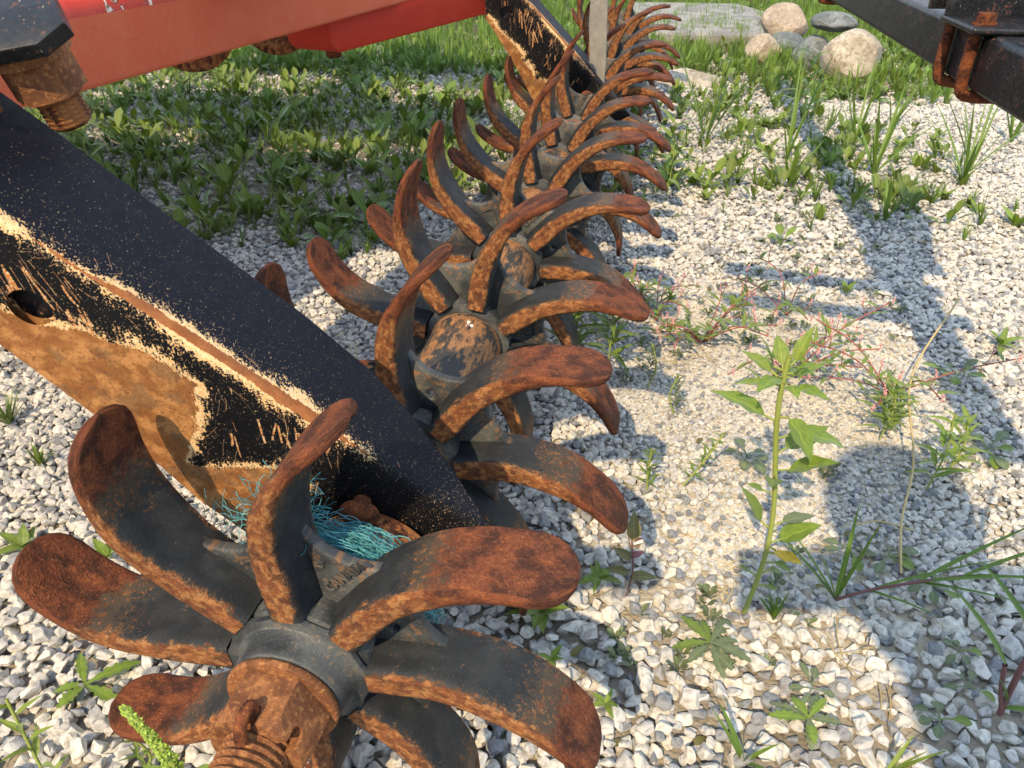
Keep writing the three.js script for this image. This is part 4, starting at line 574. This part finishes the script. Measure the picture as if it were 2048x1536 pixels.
rosette(0.10, -0.63, 0.04, 6, 'ovate', [LM.mid, LM.fresh], 'green leafy rosette beside a rusty tine tip', 0.5);
rosette(0.04, -0.52, 0.028, 5, 'ovate', LM.fresh, 'small bright green seedling under the front wheel tine', 0.6); rosette(0.092, -0.47, 0.024, 5, 'ovate', [LM.fresh, LM.lime], 'tiny bright seedling in gravel past the lowest sunlit tine', 0.6);
rosette(0.03, -0.58, 0.06, 7, 'ovate', LM.mid, 'leafy weed in shadow between the front tines', 0.6);
rosette(0.68, -0.88, 0.06, 7, 'spoon', [LM.dull, LM.mid], 'grey green rosette with long spoon leaves by the shadow edge', 0.35); rosette(0.73, -1.08, 0.06, 6, 'spoon', [LM.dull, LM.mid], 'rosette with dark upright leaf in the shaded band of gravel', 0.5); rosette(0.86, -1.18, 0.05, 6, 'ovate', [LM.mid, LM.fresh], 'upright green leafy weed at the edge of the shaded band', 0.8);
rosette(0.33, -0.86, 0.055, 6, 'spoon', LM.dull, 'dusty grey green rosette behind the pigweed stem', 0.35); rosette(0.60, -1.62, 0.07, 6, 'spoon', [LM.fresh, LM.mid], 'broad pale leaved weed alone on bright gravel', 0.7); rosette(0.66, -1.38, 0.05, 5, 'ovate', [LM.fresh], 'small green weed in the forked shadow', 0.8);
rosette(-0.42, -0.48, 0.06, 5, 'lobed', LM.fresh, 'green rosette lying in gravel below the lower left tine', 0.2); rosette(-0.59, -0.68, 0.05, 6, 'ovate', LM.mid, 'green weed between the two upper left tines', 0.7); rosette(-0.48, -0.66, 0.05, 5, 'ovate', LM.fresh, 'leafy seedling behind the long left tine', 0.7);
rosette(-0.35, -0.49, 0.03, 2, 'ovate', LM.red, 'dark red fallen leaf on the gravel under a tine', 0.15);
// red sprig
{ const g = thing('red_sprig', 'thin sprig with olive and reddish leaves beside a hanging tine tip', 'weed'); g.position.set(0.13, gy(0.13, -0.61), -0.61); mesh('stem', tube([V(0, 0, 0), V(0.004, 0.04, 0), V(0.0, 0.085, -0.004)], 0.001, 12, 5), SM.purple, g); for (const [y, ry, L, m] of [[0.03, 0, 0.035, LM.olive], [0.035, 2.8, 0.03, LM.olive], [0.055, 2.2, 0.03, LM.olive], [0.06, 0.6, 0.02, LM.red], [0.085, 1.5, 0.034, LM.olive], [0.08, -0.6, 0.02, LM.red]]) { const l = mesh('leaf', leaf(L, L * 0.5, 'ovate', y > 0.07 ? 1.2 : 0.2, 0.5, 0.25), m, g); l.position.set(0.001, y, 0); l.rotation.y = ry; } }
// feathery upright weeds (narrow leaves up a stem)
let fwN = 0;
function featherWeed(x, z, h, n, L, m, label, group = 'narrow-leaved weeds', lean = [0, 0]) {
  const g = thing('narrow_leaf_weed', label, 'weed', group); g.position.set(x, gy(x, z), z); const r = mulberry(300 + fwN++); const top = V(lean[0], h, lean[1]);
  mesh('stem', tube([V(0, 0, 0), top.clone().multiplyScalar(0.5).add(V(rr(-0.01, 0.01, r), 0, 0)), top], 0.0014, 14, 5), SM.green, g); const parts = []; for (let i = 0; i < n; i++) { const t = 0.15 + 0.85 * i / n; parts.push(placed(leaf(L * rr(0.7, 1.1, r) * (1.15 - 0.5 * t), L * 0.16, 'lance', rr(0.4, 0.9, r), rr(0.3, 0.8, r), 0.3, 6), top.clone().multiplyScalar(t), i * 2.4 + r())); } const q = mesh('leaves', merge(parts), m, g); }
featherWeed(0.54, -0.91, 0.095, 34, 0.045, LM.lime, 'bright lime bushy weed in sunlit gravel among smartweed'); featherWeed(0.565, -0.93, 0.06, 20, 0.04, LM.lime, 'short lime weed against the bright bushy weed');
featherWeed(0.56, -0.80, 0.12, 16, 0.05, LM.fresh, 'leafy green weed at the head-shaped shadow edge'); featherWeed(0.60, -0.83, 0.1, 18, 0.05, LM.lime, 'bright star-topped weed by the shadow edge');
featherWeed(0.18, -0.79, 0.07, 26, 0.026, LM.mid, 'wispy green sprig in gravel between tine shadows'); featherWeed(0.23, -0.80, 0.075, 24, 0.024, LM.mid, 'wispy sprig with upright tip beside the tine shadows', undefined, [0.05, -0.02]);
featherWeed(0.16, -1.10, 0.16, 30, 0.07, LM.mid, 'bushy narrow-leaved weed right behind the tines of the second wheel'); featherWeed(0.10, -1.12, 0.15, 30, 0.07, LM.mid, 'bushy narrow-leaved weed behind the tines near the second wheel hub'); featherWeed(0.22, -1.05, 0.08, 44, 0.02, LM.dull, 'fine feathery grey green weed in the tine shadows'); featherWeed(0.25, -0.98, 0.07, 40, 0.02, LM.dull, 'low feathery grey weed at the tine shadow edge');
featherWeed(0.40, -1.95, 0.22, 16, 0.1, LM.fresh, 'upright willow-leaved weed with one yellow leaf by the far tines'); featherWeed(0.95, -2.6, 0.26, 20, 0.1, LM.fresh, 'tall willow-leaved weed before the boulders'); featherWeed(-1.16, -2.12, 0.16, 10, 0.1, LM.fresh, 'young willow-leaved weed at the edge of the black arm'); featherWeed(1.22, -1.62, 0.12, 20, 0.05, LM.lime, 'bright lime weed on open gravel under the toolbar');
// smartweed: sprawling reddish stems with pink flower heads
let swN = 0;
function smartweed(x, z, n, L, label) { const g = thing('smartweed', label, 'weed', 'smartweeds'); g.position.set(x, gy(x, z), z); const r = mulberry(700 + swN++ * 7), st = [], lv = [], fl = []; for (let i = 0; i < n; i++) { const a = r() * 6.28, l = L * rr(0.6, 1.1, r), e = V(Math.cos(a) * l, l * rr(0.25, 0.75, r), Math.sin(a) * l), m = e.clone().multiplyScalar(0.5).add(V(rr(-0.02, 0.02, r), 0.02, rr(-0.02, 0.02, r))); const c = new THREE.CatmullRomCurve3([V(0, 0, 0), m, e]); st.push(new THREE.TubeGeometry(c, 12, 0.0011, 5)); for (let k = 1; k < 8; k++) lv.push(placed(leaf(rr(0.02, 0.042, r), rr(0.005, 0.009, r), 'lance', rr(0.1, 0.9, r), rr(0.2, 0.9, r), 0.3, 6), c.getPoint(k / 8 + 0.02), r() * 6.28)); for (let b = 0; b < 2; b++) { const p = c.getPoint(b ? 0.75 : 1).add(V(rr(-0.01, 0.01, r), b ? 0.02 : 0, rr(-0.01, 0.01, r))); if (b) st.push(tube([c.getPoint(0.75), p], 0.0007, 4, 4)); for (let k = 0; k < 9; k++) { const q = new THREE.IcosahedronGeometry(rr(0.0009, 0.0016, r), 1); q.translate(p.x + rr(-0.002, 0.002, r), p.y + k * 0.0014, p.z + rr(-0.002, 0.002, r)); fl.push(q); } } }
  mesh('stems', merge(st), SM.red, g); mesh('leaves', merge(lv), LM.mid, g); mesh('flower_heads', merge(fl), SM.pink, g); }
smartweed(0.34, -1.20, 12, 0.15, 'bushy smartweed with pink flower heads beside the tines'); smartweed(0.27, -1.28, 8, 0.12, 'smartweed in shade hugging the second wheel tines'); smartweed(0.46, -1.08, 9, 0.15, 'sprawling smartweed behind the pigweed top'); smartweed(0.60, -1.02, 8, 0.17, 'sprawling pink-stemmed smartweed beyond the lime weed'); smartweed(0.52, -1.30, 5, 0.12, 'thin smartweed with upright pink heads on bare gravel');
// dry stalks
{ const g = mesh('dry_stalk', tube([V(0.455, 0.01, -0.64), V(0.475, 0.03, -0.7), V(0.53, 0.045, -0.8), V(0.6, 0.07, -0.98), V(0.72, 0.13, -1.12)], 0.0016, 40, 6), SM.straw, scene); tag(g, 'long dry straw stalk arching over the gravel', 'stalk'); const q = mesh('dry_stalk', tube([V(0.43, 0.012, -0.72), V(0.46, 0.014, -0.725), V(0.5, 0.012, -0.71)], 0.0012, 16, 5), SM.straw, scene); tag(q, 'short dry twig lying flat on shaded gravel', 'stalk'); }
// grass tufts
let tfN = 0;
function tuft(x, z, n, h, m, label, group = 'grass tufts', wd = 0.004) { const g = mesh('grass_tuft', (() => { const r = mulberry(1500 + tfN++), L = []; for (let i = 0; i < n; i++) { const a = r() * 6.28, s = rr(0.15, 0.7, r) * h; L.push(bladeTo(V(Math.cos(a) * s, h * rr(0.5, 1.05, r), Math.sin(a) * s), wd * rr(0.6, 1.2, r), 0.1)); } return merge(L); })(), m, scene); g.position.set(x, gy(x, z), z); tag(g, label, 'grass', group); return g; }
tuft(0.29, -0.58, 12, 0.035, LM.grass, 'small fine grass tuft at the foot of the pigweed'); tuft(0.215, -0.415, 7, 0.06, LM.grass, 'grass shoots with broad bright blades in coarse gravel', undefined, 0.007); tuft(0.34, -0.40, 5, 0.06, LM.lime, 'yellowish grass shoot in coarse gravel'); tuft(-0.76, -0.95, 34, 0.06, LM.mid, 'thick grass tuft in the shade under the near hanger arm'); tuft(-0.66, -0.85, 24, 0.035, LM.mid, 'low grass tuft below the rusty arm edge');
for (const [x, z, h] of [[1.6, -2.5, 0.2], [1.75, -2.2, 0.12], [1.3, -2.7, 0.2], [0.75, -2.05, 0.16], [0.82, -2.3, 0.3], [1.02, -2.15, 0.24], [1.25, -2.1, 0.3], [1.32, -2.2, 0.34], [0.9, -1.78, 0.16], [1.45, -1.75, 0.18], [0.62, -2.5, 0.34], [1.1, -2.5, 0.25]]) tuft(x, z, 9, h, LM.grass, 'upright barnyard grass with red base on gravel before the boulders', 'upright grass before the boulders', 0.009);
// amaranth in the foreground
{ const g = thing('amaranth', 'green amaranth flower spike with leaves in front of the lower left tine', 'weed'); g.position.set(-0.222, 0.0, -0.252);
  const c = new THREE.CatmullRomCurve3([V(0, 0, 0), V(0.006, 0.08, -0.008), V(0.012, 0.165, -0.02), V(0.006, 0.208, -0.032), V(-0.03, 0.236, -0.056)]); mesh('stem', new THREE.TubeGeometry(c, 24, 0.0022, 7), SM.green, g); const r = mulberry(66), fl = []; for (let i = 0; i < 620; i++) { const t = Math.pow(r(), 0.9), p = c.getPoint(0.7 + 0.3 * t), R = lerp(0.0062, 0.0022, t); const a = r() * 6.28; const q = new THREE.TetrahedronGeometry(rr(0.0009, 0.0019, r), 0); q.rotateX(r() * 6); q.rotateY(r() * 6); q.translate(p.x + R * Math.cos(a) * Math.sqrt(r()), p.y + rr(-0.003, 0.003, r), p.z + R * Math.sin(a) * Math.sqrt(r())); fl.push(q); } const s = mesh('flower_spike', merge(fl), stemMat([140, 164, 62]), g);
  for (const [t, ry, L, u] of [[0.66, -0.3, 0.05, 0.9], [0.6, 2.6, 0.045, 0.3], [0.55, -1.2, 0.055, 0.1], [0.5, 0.9, 0.05, 0.5], [0.45, -2.2, 0.05, 0.0]]) { const l = mesh('leaf', leaf(L, L * 0.45, 'ovate', u, 0.5, 0.3, 12, 0.04), LM.fresh, g); l.position.copy(c.getPoint(t)); l.rotation.y = ry; } }
featherWeed(-0.34, -0.32, 0.15, 18, 0.034, LM.lime, 'yellow green sprig in the gravel corner near the amaranth', undefined, [-0.05, -0.05]); featherWeed(-0.33, -0.40, 0.05, 10, 0.02, LM.mid, 'small round-leaved sprig by the amaranth');

// weeds under the machine and before the rocks: single plants, then leaf cover
{
  const r = mulberry(2024), geos = []; for (let i = 0; i < 7; i++) { const L = [], n = 5 + (i % 4) * 2; for (let k = 0; k < n; k++) { const l = rr(0.05, 0.1, r); L.push(placed(leaf(l, l * rr(0.28, 0.42, r), i % 3 === 2 ? 'ovate' : 'spoon', rr(0.6, 1.35, r), rr(0.2, 0.9, r), 0.25, 8), V(rr(-0.004, 0.004, r), 0, rr(-0.004, 0.004, r)), k * 2.4 + r())); } geos.push(merge(L)); }
  const mats = [LM.mid, LM.fresh, LM.mid, LM.grass, LM.mid]; let n = 0, tries = 0; const spots = [];
  while (n < 290 && tries++ < 20000) { const z = -rr(1.35, 4.0, r), x = rr(-0.62 * -z - 0.1, 0.55 * -z, r), v = vegMask(x, z); const sparse = x < 0.15 && z < -1.35 && z > -1.9 ? 0.12 : 0; if (r() > Math.max(v, sparse) * clamp(2.6 + z * 0.5, 0.25, 1) || (x > 1.0 && z < -3)) continue; if (Math.abs(x - (-0.15 + 0.2 * (-z - 0.37))) < 0.06) continue; spots.push([x, z]); n++; }
  spots.sort((a, b) => b[1] - a[1]).forEach(([x, z], i) => { const m = mesh('broadleaf_weed', geos[i % 7], mats[i % 5], scene); m.position.set(x, gy(x, z), z); m.rotation.y = r() * 6.28; const L = x < 0.15; m.scale.setScalar(L ? rr(0.6, 1.15, r) : rr(0.4, 0.75, r)); tag(m, L ? 'low broadleaf weed in the green patch shaded by the red beam' : 'low broadleaf weed in gravel between the far tines and the boulders', 'weed', L ? 'weeds in the shade of the red beam' : 'weeds between tines and boulders'); });
  const cover = new THREE.Group(); cover.name = 'ground_cover'; cover.userData = { kind: 'stuff', label: 'low leafy ground cover under the machine', category: 'ground cover' }; scene.add(cover);
  const d = new THREE.Object3D(), col = new THREE.Color();
  const scat = (name, geo, mat, count, pick, smin, smax) => { const L = []; let t = 0; while (L.length < count && t++ < count * 30) { const q = pick(); if (q) L.push(q); } const im = new THREE.InstancedMesh(geo, mat, L.length); im.name = name; im.castShadow = im.receiveShadow = true; im.userData.kind = 'stuff'; L.forEach(([x, z], i) => { d.position.set(x, gy(x, z) - 0.002, z); d.rotation.set(rr(-0.25, 0.25, r), r() * 6.28, rr(-0.25, 0.25, r)); d.scale.setScalar(rr(smin, smax, r)); d.updateMatrix(); im.setMatrixAt(i, d.matrix); const k = rr(0.7, 1.15, r); im.setColorAt(i, col.setRGB(k, k, k * rr(0.8, 1, r))); }); cover.add(im); };
  const vegPick = (p) => () => { const z = -rr(1.4, 4.6, r), x = rr(-0.68 * -z - 0.1, 0.7 * -z, r); const v = vegMask(x, z); return r() < Math.pow(v, p) ? [x, z] : null; };
  scat('weed_leaves', geos[0], LM.mid, 700, vegPick(1.3), 0.4, 0.95); scat('weed_leaves', geos[2], LM.fresh, 650, vegPick(1.3), 0.4, 0.9); scat('weed_leaves', geos[5], LM.mid, 600, vegPick(1), 0.3, 0.8);
  const tg = (() => { const L = []; for (let i = 0; i < 14; i++) { const a = r() * 6.28, s = rr(0.01, 0.05, r); L.push(bladeTo(V(Math.cos(a) * s, rr(0.04, 0.1, r), Math.sin(a) * s), 0.004, 0.1)); } return merge(L); })();
  scat('grass_blades', tg, LM.grass, 1500, vegPick(1.1), 0.4, 1.0);
  const lawn = () => { const z = -rr(3.0, 9, r), x = rr(-0.7 * -z, 0.75 * -z, r); if (z > -3.6 && (x < 1.0 || r() < 0.5)) return null; return [x, z]; };
  scat('lawn_grass', tg, LM.lawn, 9000, lawn, 0.7, 1.5); scat('lawn_leaves', geos[1], LM.lawn, 2500, lawn, 0.4, 0.9);
  { const L = []; for (let i = 0; i < 5; i++) L.push(placed(tube([V(-0.02, 0.004, 0), V(0, 0.006, 0.003), V(0.02, 0.004, 0)], 0.0006, 6, 4), V(rr(-0.03, 0.03, r), 0, rr(-0.03, 0.03, r)), r() * 6)); scat('straw_bits', merge(L), SM.straw, 46, () => { const z = -rr(0.4, 2.0, r), x = rr(-0.6, 0.6 * -z + 0.1, r); return [x, z]; }, 0.5, 1.3); scat('dead_leaf_bits', leaf(0.018, 0.009, 'ovate', 0.3, 0.6, 0.4, 6), LM.olive, 60, () => { const z = -rr(0.4, 2.4, r), x = rr(-0.6, 0.6 * -z + 0.1, r); return [x, z]; }, 0.5, 1.2); }
  // single tiny weeds through the open gravel
  scat('gravel_seedlings', geos[3], LM.dull, 120, () => { const z = -rr(0.5, 2.2, r), x = rr(0.1, 0.6 * -z, r); return fbm(x * 4, z * 4, 2) > 0.5 ? [x, z] : null; }, 0.12, 0.3);
}

// ---------------------------------------------------------------- the photographer, whose shadow falls across the gravel
{
  const bones = []; const B = (a, b, ra, rb, part) => bones.push([V(...a), V(...b), ra, rb, part]);
  const head = [0.115, 0.915, 0.12];
  B(head, [0.115, 0.94, 0.13], 0.082, 0.09, 0); B([0.115, 0.855, 0.11], [0.115, 0.89, 0.11], 0.055, 0.058, 0); B([0.16, 0.83, 0.2], [0.13, 0.88, 0.16], 0.06, 0.055, 0);
  B([0.2, 0.77, 0.27], [0.26, 0.66, 0.52], 0.12, 0.14, 1); B([0.14, 0.82, 0.23], [0.3, 0.82, 0.22], 0.07, 0.07, 1); B([0.26, 0.66, 0.52], [0.28, 0.58, 0.64], 0.15, 0.16, 2);
  B([0.31, 0.81, 0.22], [0.3, 0.58, 0.23], 0.055, 0.045, 1); B([0.3, 0.58, 0.23], [0.155, 0.645, 0.06], 0.042, 0.03, 0); B([0.13, 0.81, 0.25], [0.14, 0.6, 0.42], 0.052, 0.042, 1); B([0.14, 0.6, 0.42], [0.2, 0.42, 0.36], 0.04, 0.032, 0); B([0.2, 0.42, 0.36], [0.21, 0.38, 0.32], 0.03, 0.02, 0);
  B([0.2, 0.57, 0.64], [0.2, 0.36, 0.38], 0.085, 0.06, 2); B([0.2, 0.36, 0.38], [0.2, 0.07, 0.56], 0.058, 0.042, 2); B([0.37, 0.57, 0.64], [0.42, 0.36, 0.4], 0.085, 0.06, 2); B([0.42, 0.36, 0.4], [0.42, 0.07, 0.6], 0.058, 0.042, 2);
  B([0.2, 0.05, 0.58], [0.19, 0.038, 0.42], 0.045, 0.035, 3); B([0.42, 0.05, 0.62], [0.43, 0.038, 0.46], 0.045, 0.035, 3);
  { const hx = 0.14; B([hx + 0.01, 0.65, 0.055], [hx, 0.685, 0.036], 0.022, 0.02, 0); for (let k = 0; k < 4; k++) { const y = 0.66 + k * 0.014; B([hx, y, 0.036], [hx - 0.012, y + 0.003, 0.022], 0.0085, 0.0085, 0); B([hx - 0.012, y + 0.003, 0.022], [hx - 0.034, y + 0.001, 0.024], 0.0085, 0.007, 0); } B([hx, 0.66, 0.045], [hx - 0.03, 0.668, 0.042], 0.01, 0.008, 0); }
  const N = 110, mc = new MarchingCubes(N, new THREE.MeshStandardMaterial(), false, false, 400000); mc.isolation = 0; const cen = V(0.14, 0.54, 0.36), half = 0.58, ab = V(), ap = V();
  const dist = (p) => { let d = 1e9, best = 0, bd = 1e9; for (const [a, b, ra, rb, part] of bones) { ab.subVectors(b, a); ap.subVectors(p, a); const t = clamp(ap.dot(ab) / (ab.lengthSq() + 1e-9)), q = ap.addScaledVector(ab, -t).length() - lerp(ra, rb, t); if (q < bd) { bd = q; best = part; } const k = 0.022, h = Math.max(k - Math.abs(d - q), 0) / k; d = Math.min(d, q) - h * h * k * 0.25; } return [d, best]; };
  const p = V(); for (let k = 0; k < N; k++) for (let j = 0; j < N; j++) for (let i = 0; i < N; i++) { p.set((i / N * 2 - 1) * half + cen.x, (j / N * 2 - 1) * half + cen.y, (k / N * 2 - 1) * half + cen.z); mc.field[k * N * N + j * N + i] = -dist(p)[0]; }
  mc.update(); const cnt = mc.count, P = new Float32Array(cnt * 3), Nn = new Float32Array(cnt * 3), C = new Float32Array(cnt * 3), cols = [[0.5, 0.3, 0.2], [0.12, 0.16, 0.25], [0.05, 0.07, 0.13], [0.04, 0.03, 0.03]];
  for (let i = 0; i < cnt; i++) { p.set(mc.positionArray[i * 3] * half + cen.x, mc.positionArray[i * 3 + 1] * half + cen.y, mc.positionArray[i * 3 + 2] * half + cen.z); P.set([p.x, p.y, p.z], i * 3); C.set(cols[dist(p)[1]], i * 3); }
  const g = new THREE.BufferGeometry(); g.setAttribute('position', new THREE.BufferAttribute(P, 3)); g.setAttribute('color', new THREE.BufferAttribute(C, 3)); g.computeVertexNormals();
  const per = thing('person', 'crouching person in dark shirt and trousers holding up a phone in one hand', 'person'); mesh('body', g, new THREE.MeshStandardMaterial({ vertexColors: true, roughness: 0.85 }), per);
  const hair = new THREE.SphereGeometry(0.098, 32, 20, 0, 6.3, 0, 1.7); hair.scale(0.95, 1, 1.05); hair.rotateX(0.5); hair.translate(0.115, 0.94, 0.14); mesh('hair', hair, new THREE.MeshStandardMaterial({ color: 0x2a2018, roughness: 0.8 }), per);
  const ph = mesh('phone', new RoundedBoxGeometry(0.15, 0.072, 0.008, 4, 0.0035), new THREE.MeshStandardMaterial({ color: 0x1a1b1e, roughness: 0.3 }), scene); ph.rotation.x = -32.47 * D2R; ph.position.set(0.052, CAM_H + 0.010, 0.024); tag(ph, 'dark phone held sideways by the crouching person', 'phone');
  console.log('person verts', cnt);
}

renderer.render(scene, camera);
